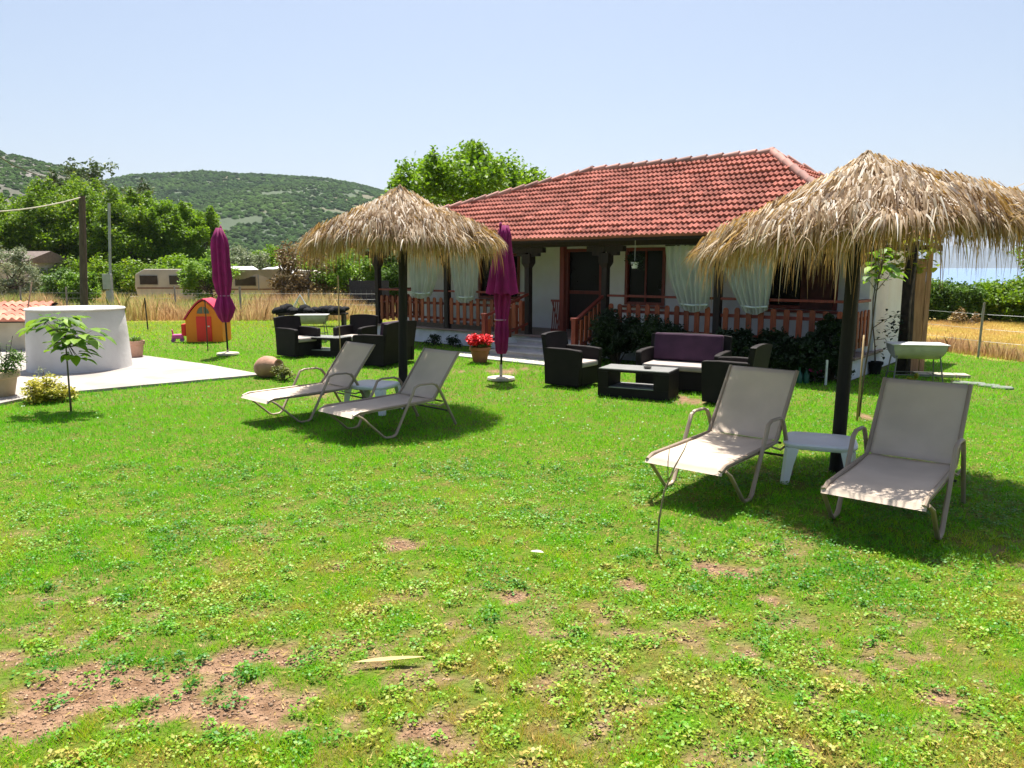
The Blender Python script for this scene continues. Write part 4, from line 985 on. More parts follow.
sapling('fig_sapling', 'slender sapling with broad bright green leaves standing in front of the white well', 'tree', q, [(0, 0, -.02), (.005, 0, .4), (.01, 0, .8), (0.0, 0, 1.0)],
        [((-.13, 0, 1.12), .3, 28, .22, .14), ((.22, 0, 1.02), .26, 24, .22, .14), ((.05, 0, .88), .24, 26, .2, .14), ((.12, 0, .72), .14, 12, .17, .11), ((0, 0, 1.2), .15, 10, .18, .12)], BRIGHT, .011, stem_m=mat('grey_stem', (.14, .12, .09)))
# tiled outdoor oven at the left edge
q = gp(14, 352)
ov = empty('garden_oven', Vector((q.x - .75, q.y + .6, 0)), R(8), 'low cream garden oven with a red tiled roof left of the well', 'oven')
MB().span(-.8, .8, -.5, .6, 0, .72).build('wall', mat('cream_plaster', (.62, .56, .42), (.52, .46, .33), .9, 3, bump=.2), ov, bevel=.01)
rb = MB(); roof_plane(rb, (-1.0, -.72, .70), (1.05, -.72, .70), (-1.0, .8, 1.05), (1.05, .8, 1.05), 4, .17, .03, .03)
rb.build('roof', mat('oven_tile', (.62, .25, .17), (.48, .18, .12), .85, 4, var=.25), ov, smooth='auto')
MB().bar((0, -.70, .66), (0, .8, 1.0), 2.04, .03).build('roof_boards', DARKWOOD, ov)
q = gp(21, 351); tp_ = vp(32, 282, q.y + .5)
tag(MB().tube([(0, 0, 0), tp_ - q], .016, 7).build('wooden_stick', mat('pale_stick', (.42, .30, .2)), loc=q), 'long thin brown stick leaning between the oven and the well', 'stick')
# amphora
q = gp(268, 377)
am = empty('clay_jar', q + Vector((0, 0, .17)), R(-30), 'round clay jar lying on its side on the lawn', 'jar')
M_ = Matrix.Rotation(R(80), 3, 'Y')
MB().lathe([(.05, -.24), (.12, -.21), (.18, -.1), (.195, .0), (.17, .12), (.10, .2), (.075, .235), (.10, .27), (.105, .285), (.08, .285), (.06, .24)], n=28, M=M_).build('body', mat('old_clay', (.46, .26, .17), (.33, .18, .12), .85, 6, bump=.2), am, smooth='auto')
sp = shrub('spilling_plant', 'bushy green plant spilling from the mouth of the clay jar', 'plant', gp(283, 380), .23, .3, DRYL if False else leafmat('jar_leaf', (.04, .06, .01), (.22, .24, .03), trans=.3), 16, 60, .04, None, 60)
# playhouse
q = gp(205, 342)
ph = empty('playhouse', q, R(4), 'orange and red plastic children playhouse on the back lawn', 'playhouse')
ph.scale = (.86, .7, 1.0)
ORG = mat('orange_plastic', (.95, .26, .006), (.90, .22, .005), .45, 2); RDP = mat('red_plastic', (.9, .03, .02), (.8, .02, .015), .4, 2)
def arch(wd, hs, ht, n=14): return [(-wd / 2, 0), (wd / 2, 0)] + [(wd / 2 * math.cos(math.pi * i / n), hs + (ht - hs) * (1 - abs(math.cos(math.pi * i / n)) ** 1.5)) for i in range(n + 1)]
def front_panel(wd, hs, ht, y0, y1, m, name, hole=None):
    mb = MB(); P = arch(wd, hs, ht); n_ = len(P)
    mb.add([(x, y, z) for y in (y0, y1) for x, z in P], [tuple(range(n_)), tuple(reversed(range(n_, 2 * n_)))] + [(i, (i + 1) % n_, n_ + (i + 1) % n_, n_ + i) for i in range(n_)])
    return mb.build(name, m, ph)
front_panel(1.04, .55, 1.02, 0, .04, ORG, 'front_wall'); front_panel(1.04, .55, 1.02, .96, 1.0, ORG, 'rear_wall')
MB().span(-.52, -.49, .041, .959, 0, .6).build('side_wall', ORG, ph); MB().span(.49, .52, .041, .959, 0, .6).build('side_wall', ORG, ph)
g = [[(.54 * math.cos(math.pi * i / 16) * 1.0, y, .55 + .5 * (1 - abs(math.cos(math.pi * i / 16)) ** 1.5)) for i in range(17)] for y in (-.05, 1.05)]
MB().sheet(g, .035).build('roof', mat('crimson_plastic', (.65, .02, .06), (.55, .015, .05), .4), ph, smooth='auto')
dr = MB().span(-.21, .22, -.035, -.002, .02, .64).build('door', RDP, ph, bevel=.01); MB().span(.12, .17, -.06, -.036, .38, .41).build('handle', mat('white_plastic', (.8,.8,.82)), dr)
wn = MB(); P = [(.19 * math.cos(math.pi * i / 14), .70 + .2 * math.sin(math.pi * i / 14)) for i in range(15)]
wn.add([(x, -.004, z) for x, z in P], [tuple(range(15))]); wn.build('window', mat('window_shade', (.16, .17, .12), (.1, .12, .08), .3, 12), ph)
fr = MB(); fr.tube([(x, -.012, z) for x, z in P] + [(.19, -.012, .70)], .014, 6, cap=False).tube([(0, -.012, .7), (0, -.012, .9)], .01, 6).tube([(-.19, -.012, .7), (.19, -.012, .7)], .012, 6); fr.build('window_frame', ORG, ph)
MB().box((-.60, .2, .30), (.12, .35, .30)).build('flower_box', RDP, ph, bevel=.015)
q = gp(178, 342); ty = empty('toy_car', q, R(20), 'small pink ride-on toy beside the playhouse', 'toy')
PK = mat('pink_plastic', (.75, .12, .35), (.68, .1, .3), .4)
MB().box((0, 0, .14), (.3, .17, .12), taper=.8).build('body', PK, ty, bevel=.03); MB().tube([(-.1, 0, .18), (-.12, 0, .3)], .02, 8).tube([(-.12, -.07, .3), (-.12, .07, .3)], .014, 6).build('handlebar', PK, ty)
for sx in (-1, 1):
    for sy in (-1, 1): MB().tube([(sx * .1, sy * .07, .05), (sx * .1, sy * .1, .05)], .05, 14).build('wheel', mat('mauve_plastic', (.35, .08, .3)), ty, smooth='auto')
q = gp(208, 351)
tag(MB().tube([(0, 0, 0), (0, 0, 1.15)], .012, 6).build('thin_stake', mat('dark_stick', (.06, .05, .035)), loc=q), 'thin dark stake standing on the lawn in front of the playhouse door', 'stake')
q = gp(148, 330)
tag(MB().tube([(0, 0, 0), (-.03, 0, .95)], .02, 6).build('thin_stake', MATS['dark_stick'], loc=q), 'thin dark stake standing in the grass right of the rear planter', 'stake')
q = gp(341, 362)
tag(MB().tube([(0, 0, 0), (-.01, 0, .8), (0.0, 0, 1.7)], .013, 6).build('wooden_stake', MATS['bamboo'], loc=q), 'tall thin tan stake between the left armchair and the left sunlounger', 'stake')

# ------------------------------------------------------------------ background left
def at_d(px, Y): return Vector(((px - 512) / 755 * Y, Y, 0))
POLEW = mat('weathered_pole', (.13, .09, .07), (.08, .055, .045), .9, 4, stretch=(8, 8, 1), bump=.4)
q = at_d(82, 26); ht = vp(82, 196, 26).z
o = tag(MB().tube([(0, 0, 0), vp(82, 196, 26) - q], [.13, .10], 10).build('utility_pole', POLEW, smooth='auto', loc=q), 'brown wooden pole carrying a cable behind the well', 'utility pole')
e = vp(-60, 212, 20); c = []
a0 = vp(82, 197, 26)
for i in range(13):
    f = i / 12; p_ = a0.lerp(e, f); p_.z -= .35 * 4 * f * (1 - f) * .5; c.append(p_)
tag(MB().tube(c, .022, 6).build('cable', mat('pale_cable', (.45, .42, .3))), 'thick pale cable running left from the wooden pole', 'cable')
a0, e = vp(45, 178, 60), vp(-30, 138, 45)
tag(MB().tube([a0, a0.lerp(e, .5) - Vector((0, 0, .3)), e], .035, 5).build('cable', mat('dark_cable', (.03, .03, .03))), 'thin dark cable crossing in front of the rocky hill', 'cable')
q = at_d(109, 27.5)
mp_ = empty('meter_pole', q, 0, 'slim grey metal pole with a grey meter box on it', 'pole')
MB().tube([(0, 0, 0), vp(109, 203, 27.5) - q], .05, 8).build('pole', mat('grey_metal', (.4, .42, .43), (.32, .34, .35), .5, metal=.3), mp_, smooth='auto')
MB().box((.05, -.12, 1.35), (.30, .16, .55)).box((.08, -.1, .5), (.22, .14, 1.05)).build('meter_box', mat('box_paint', (.48, .48, .46), (.38, .38, .36), .6), mp_, bevel=.01)
# far left house
q = at_d(2, 40)
hs = empty('distant_cottage', q, R(-5), 'small grey walled cottage with a tiled roof at the far left edge', 'house')
MB().span(-3, 1.25, 0, 4, 0, 2.1).build('wall', mat('grey_render', (.40, .39, .40), (.3, .29, .3), .9, 2), hs)
MB().add([(-3.2, -.3, 2.1), (1.5, -.3, 2.1), (1.5, 4.3, 2.1), (-3.2, 4.3, 2.1), (-3.2, 2, 2.75), (1.5, 2, 2.75)], [(0, 3, 2, 1), (0, 1, 5, 4), (2, 3, 4, 5), (1, 2, 5), (3, 0, 4)]).build('roof', mat('old_roof', (.17, .13, .11), (.12, .09, .08), .9, 6), hs)
# caravans
CREAM = mat('caravan_skin', (.62, .55, .46), (.50, .44, .36), .5, 1.5)
def caravan(px, Y, L, H_, label, rz=0):
    o = empty('caravan', at_d(px, Y), R(rz), label, 'caravan', 'caravans beyond the fence')
    prof = [(-L / 2 + .15, .35), (L / 2 - .1, .35), (L / 2, .9), (L / 2 - .02, H_ - .15), (L / 2 - .2, H_), (-L / 2 + .5, H_), (-L / 2 + .05, H_ - .25), (-L / 2, .9)]
    m_ = MB(); n_ = len(prof); m_.add([(x, y, z) for y in (0, 2) for x, z in prof], [tuple(range(n_)), tuple(reversed(range(n_, 2 * n_)))] + [(i, n_ + i, n_ + (i + 1) % n_, (i + 1) % n_) for i in range(n_)])
    m_.build('body', CREAM, o, bevel=.04)
    for x0, x1 in ((-L * .42, -L * .18), (-.02 * L, .16 * L), (L * .26, L * .42)):
        f_ = MB().span(x0 - .03, x1 + .03, -.025, -.003, H_ - .78, H_ - .27).build('window', mat('window_rubber', (.5, .47, .42)), o); MB().span(x0, x1, -.04, -.027, H_ - .74, H_ - .31).build('pane', mat('brown_pane', (.07, .05, .045), None, .15), f_)
    MB().span(-L / 2 + .12, L / 2 - .1, -.012, -.004, H_ - .95, H_ - .88).build('stripe', mat('brown_stripe', (.25, .13, .08)), o)
    for x in (-.2,): MB().tube([(x, -.02, .3), (x, .2, .3)], .3, 18).build('wheel', BLACKP, o, smooth='auto')
    MB().tube([(-L / 2 + .1, 1, .4), (-L / 2 - .8, 1, .4), (-L / 2 - .8, 1, 0)], .04, 6).build('tow_bar', MATS['grey_metal'], o)
    return o
caravan(172, 37, 3.6, 1.78, 'cream caravan with a brown side window behind the dry grass, left of the bright bush')
caravan(272, 37, 4.2, 1.72, 'cream caravan under a white awning behind the dry grass')
q = at_d(262, 34.5)
aw = empty('awning', q, 0, 'sagging white cloth awning on thin poles in front of the right caravan', 'awning')
g = [[(-1.7 + 3.2 * i / 12, y, 1.83 + .10 * math.sin(i * .9) - .10 * (j == 0) + .05 * math.sin(i * 2 + j)) for i in range(13)] for j, y in enumerate((-.4, .5, 1.6))]
MB().sheet(g, .02).build('cloth', mat('white_canvas', (.62, .61, .60), (.52, .51, .50), .8), aw, smooth=True)
g = [[(-1.7 + 3.2 * i / 12, -.42, z0 - (.28 * abs(math.sin(i * .5)) if k else 0)) for i in range(13)] for k, z0 in enumerate((1.76, 1.6))]
MB().sheet(g, .01).build('valance', MATS['white_canvas'], aw, smooth=True)
for x in (-1.65, .0, 1.5): MB().tube([(x, -.4, 0), (x, -.4, 1.75)], .025, 6).build('pole', MATS['grey_metal'], aw)
# black heap, frame
q = at_d(308, 24); hp_ = empty('black_heap', q, 0, 'heap of black sacks and tyres on a low bench behind the grill', 'heap')
m_ = MB()
for i in range(16):
    x = -.95 + i * .135; hh_ = random.uniform(.12, .3); m_.lathe([(.14, 0), (.19, .04), (.17, hh_ * .6), (.07, hh_)], c=(x, random.uniform(-.1, .15), .40 + random.uniform(0, .05)), n=11, star=random.choice([2, 3, 5]), amp=.3, M=Matrix.Rotation(random.uniform(-.5, .5), 3, 'Y'))
m_.build('sacks', BLACKP, hp_, smooth=True)
b_ = MB().span(-1, 1.2, -.2, .3, .36, .42)
b_.build('bench_top', DARKWOOD, hp_)
for x in (-.9, 1.1): MB().span(x - .04, x + .04, -.15, .25, 0, .358).build('leg', DARKWOOD, hp_)
q = at_d(299, 25); m_ = MB()
tpz = vp(299, 295, 25).z
m_.tube([(-.55, 0, 0), (0, .1, tpz)], .018, 6).tube([(.55, 0, 0), (0, .1, tpz)], .018, 6).tube([(-.55, .6, 0), (0, .1, tpz)], .018, 6).tube([(.4, .6, 0), (0, .1, tpz)], .018, 6).tube([(-.4, .03, .3), (.4, .03, .3)], .012, 6)
tag(m_.build('a_frame', mat('white_tube', (.75, .75, .75)), loc=q), 'thin white A-shaped metal frame standing behind the black heap', 'frame')
# fences
FW = mat('fence_wire', (.30, .31, .30), (.22, .23, .22), .5, metal=.5)
def wire_fence(pts, h, label, step=2.4, mesh=.16, pr=.03, wires=None, wr=.0035):
    o = empty('wire_fence', pts[0], 0, label, 'fence'); o0 = pts[0]
    wr_ = MB()
    for a, b in zip(pts[:-1], pts[1:]):
        L = (b - a).length; d = (b - a).normalized(); k = int(L / step)
        for z in (wires or np.arange(.1, h, mesh)): wr_.tube([a - o0 + Vector((0, 0, z)), b - o0 + Vector((0, 0, z))], wr, 4, cap=False)
        if not wires:
            for i in range(int(L / mesh)): p_ = a + d * (i * mesh) - o0; wr_.tube([p_, p_ + Vector((0, 0, h))], wr, 3, cap=False)
        for i in range(k + 1):
            p_ = a.lerp(b, i / max(k, 1)) - o0; hh = h + random.uniform(0, .15); ln = random.uniform(-.04, .04)
            MB().tube([p_ + Vector((0, 0, -.05)), p_ + Vector((ln, 0, hh))], pr, 7).build('post', mat('fence_post', (.34, .32, .29), (.24, .22, .2), .7, 6), o)
    wr_.build('wire', FW, o)
    return o
wire_fence([at_d(20, 29), at_d(112, 28.5), at_d(240, 28), at_d(378, 27.5)], 1.05, 'grey wire mesh fence in the tall dry grass behind the back lawn', 1.75, .2, .03)
wire_fence([gp(917, 349), gp(978, 358), gp(1040, 365)], 1.0, 'low wire fence on thin posts along the right edge of the lawn', 1.0, pr=.022, wires=[.35, .6, .9], wr=.003)
q = at_d(366, 29.5)
nt_ = tag(MB().span(-.65, .9, 0, .03, 0, 1.35).build('netting_screen', mat('dark_net', (.06, .06, .065), (.03, .03, .035), .9, 30), loc=q), 'dark netting screen beyond the left end of the porch', 'screen')

# background trees
GT1 = leafmat('tree_green', (.045, .11, .005), (.21, .35, .010), (.40, .40, .03), trans=.45)
GT2 = leafmat('tree_fresh', (.060, .15, .005), (.25, .41, .012), trans=.48)
GT3 = leafmat('tree_bluegreen', (.03, .06, .02), (.10, .16, .05), trans=.3)
def at_t(px, Y): p_ = vp(px, 228, Y); p_.z = 0; return p_
def top_z(px, py, Y): return vp(px, py, Y).z
BG = [('broadleaf_tree', 8, 195, 46, 3.4, GT1, 'dark green tree rising behind the grey cottage at the far left'),
      ('broadleaf_tree', 48, 178, 47, 3.0, GT1, 'big leafy tree behind the wooden pole, second from the left'),
      ('broadleaf_tree', 90, 173, 49, 3.3, GT1, 'tallest leafy tree of the left row, between the wooden and metal poles'),
      ('broadleaf_tree', 128, 183, 47, 2.9, GT1, 'green tree above the left end of the left caravan'),
      ('broadleaf_tree', 160, 191, 48, 2.7, GT2, 'fresh green tree above the middle of the left caravan'),
      ('broadleaf_tree', 192, 200, 48, 2.3, GT2, 'fresh green tree at the right end of the tall row, left of the tied parasol')]
for i, (nm, px, py, Y, rad, m_, lb_) in enumerate(BG):
    h = top_z(px, py, Y); tree(nm, lb_, 'tree', at_t(px, Y), h * 1.04, rad, h * .46, 100, 230, .165, m_, 'tall trees behind the caravans', shoots=14, cr=.22, trunk=.2, seed=i, flat=.9, vb=.48)
h = top_z(100, 160, 60); tree('sparse_tree', 'thin topped dark tree showing above the row against the sky', 'tree', at_t(103, 60), h * 1.06, 3.6, h * .7, 26, 50, .3, GT3, None, shoots=5, cr=.2, trunk=.22, seed=31)
h = top_z(468, 143, 34); tree('broadleaf_tree', 'fresh green tree with upright shoots showing above the roof, behind the house', 'tree', at_d(468, 34), h, 3.5, h * .66, 60, 150, .2, GT2, None, shoots=26, cr=.24, trunk=.2, seed=40, flat=1.0)
SH = [('garden_bush', 205, 247, 33, 1.15, BRIGHT, 'bright yellow green bush in front of the left caravan, right side', .14),
      ('garden_bush', 246, 244, 46, 1.4, OLIVE, 'grey green bush behind the white awning, left side', .16),
      ('garden_bush', 268, 243, 48, 1.3, GT2, 'green bush behind the white awning, right side', .16),
      ('dry_tree', 303, 236, 32, 1.35, DRYL, 'brown half dry bushy tree under the left edge of the left thatch', .13),
      ('garden_bush', 350, 246, 32, 1.35, BRIGHT, 'bright green bush seen under the left thatch, left of the porch', .14),
      ('garden_bush', 395, 250, 33, 1.2, MIDLEAF, 'green bush just behind the left end of the porch', .14),
      ('garden_bush', 60, 262, 33, .9, MIDLEAF, 'small bush between the grey cottage and the wooden pole', .12),
      ('garden_bush', 75, 268, 31, .7, BRIGHT, 'low bright bush at the foot of the wooden pole', .11),
      ('olive_tree', 6, 245, 34, 1.1, OLIVE, 'grey green olive tree in front of the grey cottage', .12)]
for i, (nm, px, py, Y, rad, m_, lb_, sz) in enumerate(SH):
    h = top_z(px, py, Y); tree(nm, lb_, 'tree' if 'tree' in nm else 'bush', at_t(px, Y), h, rad, h * .45, 60, 110, sz, m_, None, cr=.3, trunk=.06, seed=60 + i, stems=3)
for i, (px, py, Y, rad, m_, lb_) in enumerate([(28, 262, 41.5, 1.6, GT1, 'dark undergrowth bush just right of the grey cottage'), (66, 258, 43, 1.7, GT1, 'dark undergrowth bush behind the wooden pole'),
        (103, 257, 43, 1.7, GT1, 'dark undergrowth bush behind the grey meter pole'), (140, 258, 43, 1.7, GT1, 'dark bush behind the left end of the left caravan'), (180, 256, 43, 1.8, GT2, 'green bush behind the right end of the left caravan'),
        (222, 255, 43, 1.6, GT2, 'green bush hidden mostly by the tied parasol'), (295, 256, 44, 1.8, GT1, 'dark green bush behind the brown bushy tree'), (335, 257, 44, 1.9, GT1, 'dark green bush behind the bright bush under the left thatch'), (378, 256, 44, 1.9, GT1, 'dark green bush behind the left end post of the porch')]):
    shrub('undergrowth_bush', lb_, 'bush', at_d(px, Y), rad, top_z(px, py, Y) * 1.1, m_, 60, 120, .17, 'undergrowth behind the caravans', 120 + i)
sw, n, l = newmat('sea_water'); p = n.new('ShaderNodeBsdfPrincipled'); p.inputs['Base Color'].default_value = (.11, .19, .31, 1); p.inputs['Roughness'].default_value = .45; o_ = n.new('ShaderNodeOutputMaterial')
nz1 = n.new('ShaderNodeTexNoise'); nz1.inputs['Scale'].default_value = .8; tc = n.new('ShaderNodeTexCoord'); l.new(tc.outputs['Object'], nz1.inputs[0]); bb = n.new('ShaderNodeBump'); bb.inputs['Distance'].default_value = .3; l.new(nz1.outputs[0], bb.inputs['Height']); l.new(bb.outputs[0], p.inputs['Normal']); l.new(p.outputs[0], o_.inputs[0])
tag(MB().add([(25, 62, .03), (6500, 62, .03), (6500, 5000, .03), (700, 5000, .03), (60, 300, .03)], [(0, 1, 2, 3, 4)]).build('sea', sw), kind='structure')
HB = [(925, 283, 27, 1.0, GT1), (944, 282, 26.5, .9, MIDLEAF), (962, 285, 26.5, .85, MIDLEAF), (984, 285, 27, .95, GT2), (1004, 284, 26, 1.0, GT1), (1030, 282, 26, 1.1, GT1), (1062, 280, 27, 1.2, GT1)]
HL = ['dark green hedge bush nearest the plank screen', 'hedge bush second right of the plank screen', 'olive green hedge bush left of the first fence post', 'light green hedge bush above the first fence post', 'hedge bush above the second fence post', 'hedge bush at the right edge of the photo', 'hedge bush just beyond the right edge of the photo']
for i, (px, py, Y, rad, m_) in enumerate(HB):
    h = top_z(px, py - 3, Y); shrub('hedge_bush', HL[i], 'bush', at_d(px, Y), rad, h * 1.15, m_, 60, 130, .11, 'hedge bushes beyond the right field', 80 + i)
shrub('dry_bush', 'small straw coloured bush at the foot of the hedge', 'bush', at_d(968, 24.6), .5, .5, DRYL, 12, 50, .08, None, 95)
h = top_z(1035, 238, 24); tree('hedge_tree', 'taller green tree cut by the right edge of the photo', 'tree', at_d(1042, 24), h, 1.25, h * .55, 34, 90, .13, GT1, None, trunk=.08, seed=97)

# ------------------------------------------------------------------ grass (one mass of blades and small weed leaves)
def inpoly(X, Y, poly):
    c = np.zeros(len(X), bool); n_ = len(poly)
    for i in range(n_):
        x1, y1 = poly[i]; x2, y2 = poly[(i + 1) % n_]
        cond = ((y1 > Y) != (y2 > Y)) & (X < (x2 - x1) * (Y - y1) / (y2 - y1 + 1e-12) + x1); c ^= cond
    return c
hp_ = [hw(-.1, 4.2), hw(-.1, -.1), hw(TSD - .1, -.12), hw(TSD - .1, -1.1), hw(TSL + .4, -1.1), hw(TSL + .4, -.12), hw(14, -.1), hw(14, 4.2)]; HPOLY = [(p_.x, p_.y) for p_ in hp_]
def sample(y0, y1, n_):
    Y = rng.uniform(y0, y1, n_) if y1 - y0 < 4 else np.sqrt(rng.uniform(y0 ** 2, y1 ** 2, n_)); X = rng.uniform(-1, 1, n_) * (Y * .74 + .6)
    keep = ~inpoly(X, Y, PATPOLY) & ~inpoly(X, Y, HPOLY); return X[keep], Y[keep]
def vcol(X, Y, n_):
    """0 straw .. 1 deep fresh green"""
    f = fbm(X, Y, .9, 21); f2 = fbm(X, Y, 4.5, 22); nearf = np.clip((7.5 - Y) / 4.5, 0, 1)
    f3 = fbm(X, Y, 15, 23, 3)
    base = .75 - nearf * .33 + (f - .5) * .9 * (.35 + nearf) + (f2 - .5) * .9 * (.25 + nearf) + (f3 - .5) * .8 * nearf
    far = np.clip((Y - 17) / 8, 0, 1); base -= far * .42
    return np.clip(base + rng.normal(0, .13, n_), 0, 1)
Vs, Fs, vv = [], [], []; off = 0
for (y0, y1, nb, hgt, wdt) in ((2.3, 4.0, 105000, .030, .0036), (4.0, 6.5, 125000, .034, .0048), (6.5, 10, 115000, .036, .007), (10, 17, 90000, .042, .012), (17, 27.5, 60000, .05, .022)):
    X, Y = sample(y0, y1, nb); s = soil_mask(X, Y); d_ = dry_mask(X, Y); tall = fbm(X, Y, 3.1, 30) * .5 + fbm(X, Y, 9, 31, 3) * .5
    gap = fbm(X, Y, 16, 33, 2)
    keep = (rng.uniform(0, 1, len(X)) > s * 1.15) & (d_ < .5) & (rng.uniform(0, 1, len(X)) < .1 + np.clip((tall - .3) * 2.2, 0, 1) + np.clip((Y - 7) / 4, 0, 1) + (gap > .55)); X, Y, tall, s = X[keep], Y[keep], tall[keep], s[keep]; N = len(X)
    h = hgt * rng.uniform(.5, 1.5, N) * (.15 + 1.6 * tall) * (1 - .5 * s); z = ground_z(X, Y); a = rng.uniform(0, 2 * math.pi, N); b = rng.uniform(0, 2 * math.pi, N); ln = h * rng.uniform(.2, 1.3, N); w_ = wdt * rng.uniform(.6, 1.3, N)
    p0 = np.stack([X - np.cos(a) * w_ / 2, Y - np.sin(a) * w_ / 2, z - .003], 1); p1 = np.stack([X + np.cos(a) * w_ / 2, Y + np.sin(a) * w_ / 2, z - .003], 1)
    p3 = np.stack([X + np.cos(b) * ln, Y + np.sin(b) * ln, z + h], 1)
    V = np.stack([p0, p1, p3], 1).reshape(-1, 3); Vs.append(V); Fs.append(np.arange(3 * N).reshape(N, 3) + off); off += 3 * N; vv.append(np.repeat(vcol(X, Y, N), 3))
nl = 13000; X, Y = sample(2.3, 8, nl); N = len(X); a = rng.uniform(0, 2 * math.pi, N); ln = rng.uniform(.01, .045, N); wl_ = rng.uniform(.001, .003, N) * (1 + Y / 6); zz = ground_z(X, Y) + rng.uniform(.003, .016, N)
V = np.stack([np.stack([X - np.sin(a) * wl_, Y + np.cos(a) * wl_, zz], 1), np.stack([X + np.sin(a) * wl_, Y - np.cos(a) * wl_, zz], 1), np.stack([X + np.cos(a) * ln, Y + np.sin(a) * ln, zz + rng.uniform(-.002, .01, N)], 1)], 1).reshape(-1, 3)
Vs.append(V); Fs.append(np.arange(3 * N).reshape(N, 3) + off); off += 3 * N; vv.append(np.repeat(np.clip(rng.normal(.03, .05, N), 0, 1), 3))
grassV, grassF, grassv = np.concatenate(Vs), np.concatenate(Fs), np.concatenate(vv)
def grassmat(name, stops, trans):
    m, n, l = newmat(name); at = n.new('ShaderNodeAttribute'); at.attribute_name = 'var'; r = n.new('ShaderNodeValToRGB'); e = r.color_ramp.elements
    e[0].position, e[0].color = stops[0][0], L4(stops[0][1]); e[1].position, e[1].color = stops[-1][0], L4(stops[-1][1])
    for p_, c_ in stops[1:-1]: x = e.new(p_); x.color = L4(c_)
    l.new(at.outputs['Fac'], r.inputs[0]); p = n.new('ShaderNodeBsdfPrincipled'); p.inputs['Roughness'].default_value = .5; p.inputs['Specular IOR Level'].default_value = .35; l.new(r.outputs[0], p.inputs['Base Color'])
    t = n.new('ShaderNodeBsdfTranslucent'); l.new(r.outputs[0], t.inputs[0]); ms = n.new('ShaderNodeMixShader'); ms.inputs[0].default_value = trans; l.new(p.outputs[0], ms.inputs[1]); l.new(t.outputs[0], ms.inputs[2])
    o = n.new('ShaderNodeOutputMaterial'); l.new(ms.outputs[0], o.inputs[0]); return m
GRASS = grassmat('lawn_grass', [(0, (.54, .38, .11)), (.18, (.46, .40, .04)), (.36, (.38, .55, .010)), (.6, (.22, .57, .003)), (1, (.08, .38, .003))], .44)
tag(npmesh('lawn_grass', grassV, grassF, grassv, GRASS), 'short bright green lawn grass with yellow and thin spots', 'grass', kind='stuff')
# small broad weed leaves in clusters, close to the camera
Cs, vs_, sz = [], [], []
for (y0, y1, nb, s0) in ((2.3, 4.2, 52000, .014), (4.2, 7, 52000, .017), (7, 11, 16000, .022)):
    X, Y = sample(y0, y1, nb); s = soil_mask(X, Y); wz = fbm(X, Y, 2.0, 41); wz = wz * .5 + fbm(X, Y, 8, 42, 3) * .5; keep = (rng.uniform(0, 1, len(X)) > s * 1.3) & (rng.uniform(.4, .6, len(X)) < wz); X, Y, wz = X[keep], Y[keep], wz[keep]; N = len(X)
    Cs.append(np.stack([X, Y, ground_z(X, Y) + rng.uniform(.004, .034, N) * (.4 + wz)], 1)); vs_.append(np.clip(vcol(X, Y, N) + .12, 0, 1)); sz.append(s0 * rng.uniform(.6, 1.5, N))
# clumps on and around the bare soil, like separate weed plants
for i in range(560):
    y = rng.uniform(2.35, 7); x = rng.uniform(-1, 1) * (y * .7); r_ = rng.uniform(.02, .085); k = int(14 + r_ * 500)
    a = rng.uniform(0, 6.28, k); q_ = rng.uniform(0, 1, k) ** .5 * r_; X, Y = x + q_ * np.cos(a), y + q_ * np.sin(a)
    Cs.append(np.stack([X, Y, ground_z(X, Y) + (.012 + .045 * (1 - q_ / r_) * rng.uniform(.4, 1, k))], 1)); vs_.append(np.clip(vcol(X, Y, k) + rng.uniform(-.2, .3), 0, 1)); sz.append(.016 * rng.uniform(.6, 1.5, k))
C = np.concatenate(Cs); S_ = np.concatenate(sz); V, Fq = leaves(C, S_, .9, .75, 0)
tag(npmesh('lawn_weeds', V, Fq, np.repeat(np.concatenate(vs_), 4), grassmat('weed_leaf', [(0, (.42, .34, .07)), (.3, (.24, .38, .02)), (.6, (.12, .33, .008)), (1, (.03, .16, .004))], .25)), 'small broad leaved weeds and clover mixed into the near lawn', 'weeds', kind='stuff')
X, Y = sample(2.3, 6.5, 90000); s_ = soil_mask(X, Y); k_ = s_ > rng.uniform(.3, .9, len(X)); X, Y = X[k_][:5200], Y[k_][:5200]; N = len(X)
oc = np.array([(1, 0, 0), (0, 1, 0), (-1, 0, 0), (0, -1, 0), (0, 0, .8), (0, 0, -.8)]); of = np.array([(0, 1, 4), (1, 2, 4), (2, 3, 4), (3, 0, 4), (1, 0, 5), (2, 1, 5), (3, 2, 5), (0, 3, 5)])
P = np.stack([X, Y, ground_z(X, Y) + .002], 1)[:, None, :] + oc[None] * (1 + rng.uniform(-.35, .35, (N, 6, 3))) * (rng.uniform(0, 1, N) ** 3 * .009 + .0022)[:, None, None]
tag(npmesh('soil_crumbs', P.reshape(-1, 3), (of[None] + (np.arange(N) * 6)[:, None, None]).reshape(-1, 3), np.repeat(rng.uniform(0, 1, N), 6), mat('soil_crumb', (.42, .29, .19), (.22, .13, .08), .95, 30, var=.4)), 'small crumbs of earth and grit on the bare soil patches', 'grit', kind='stuff')
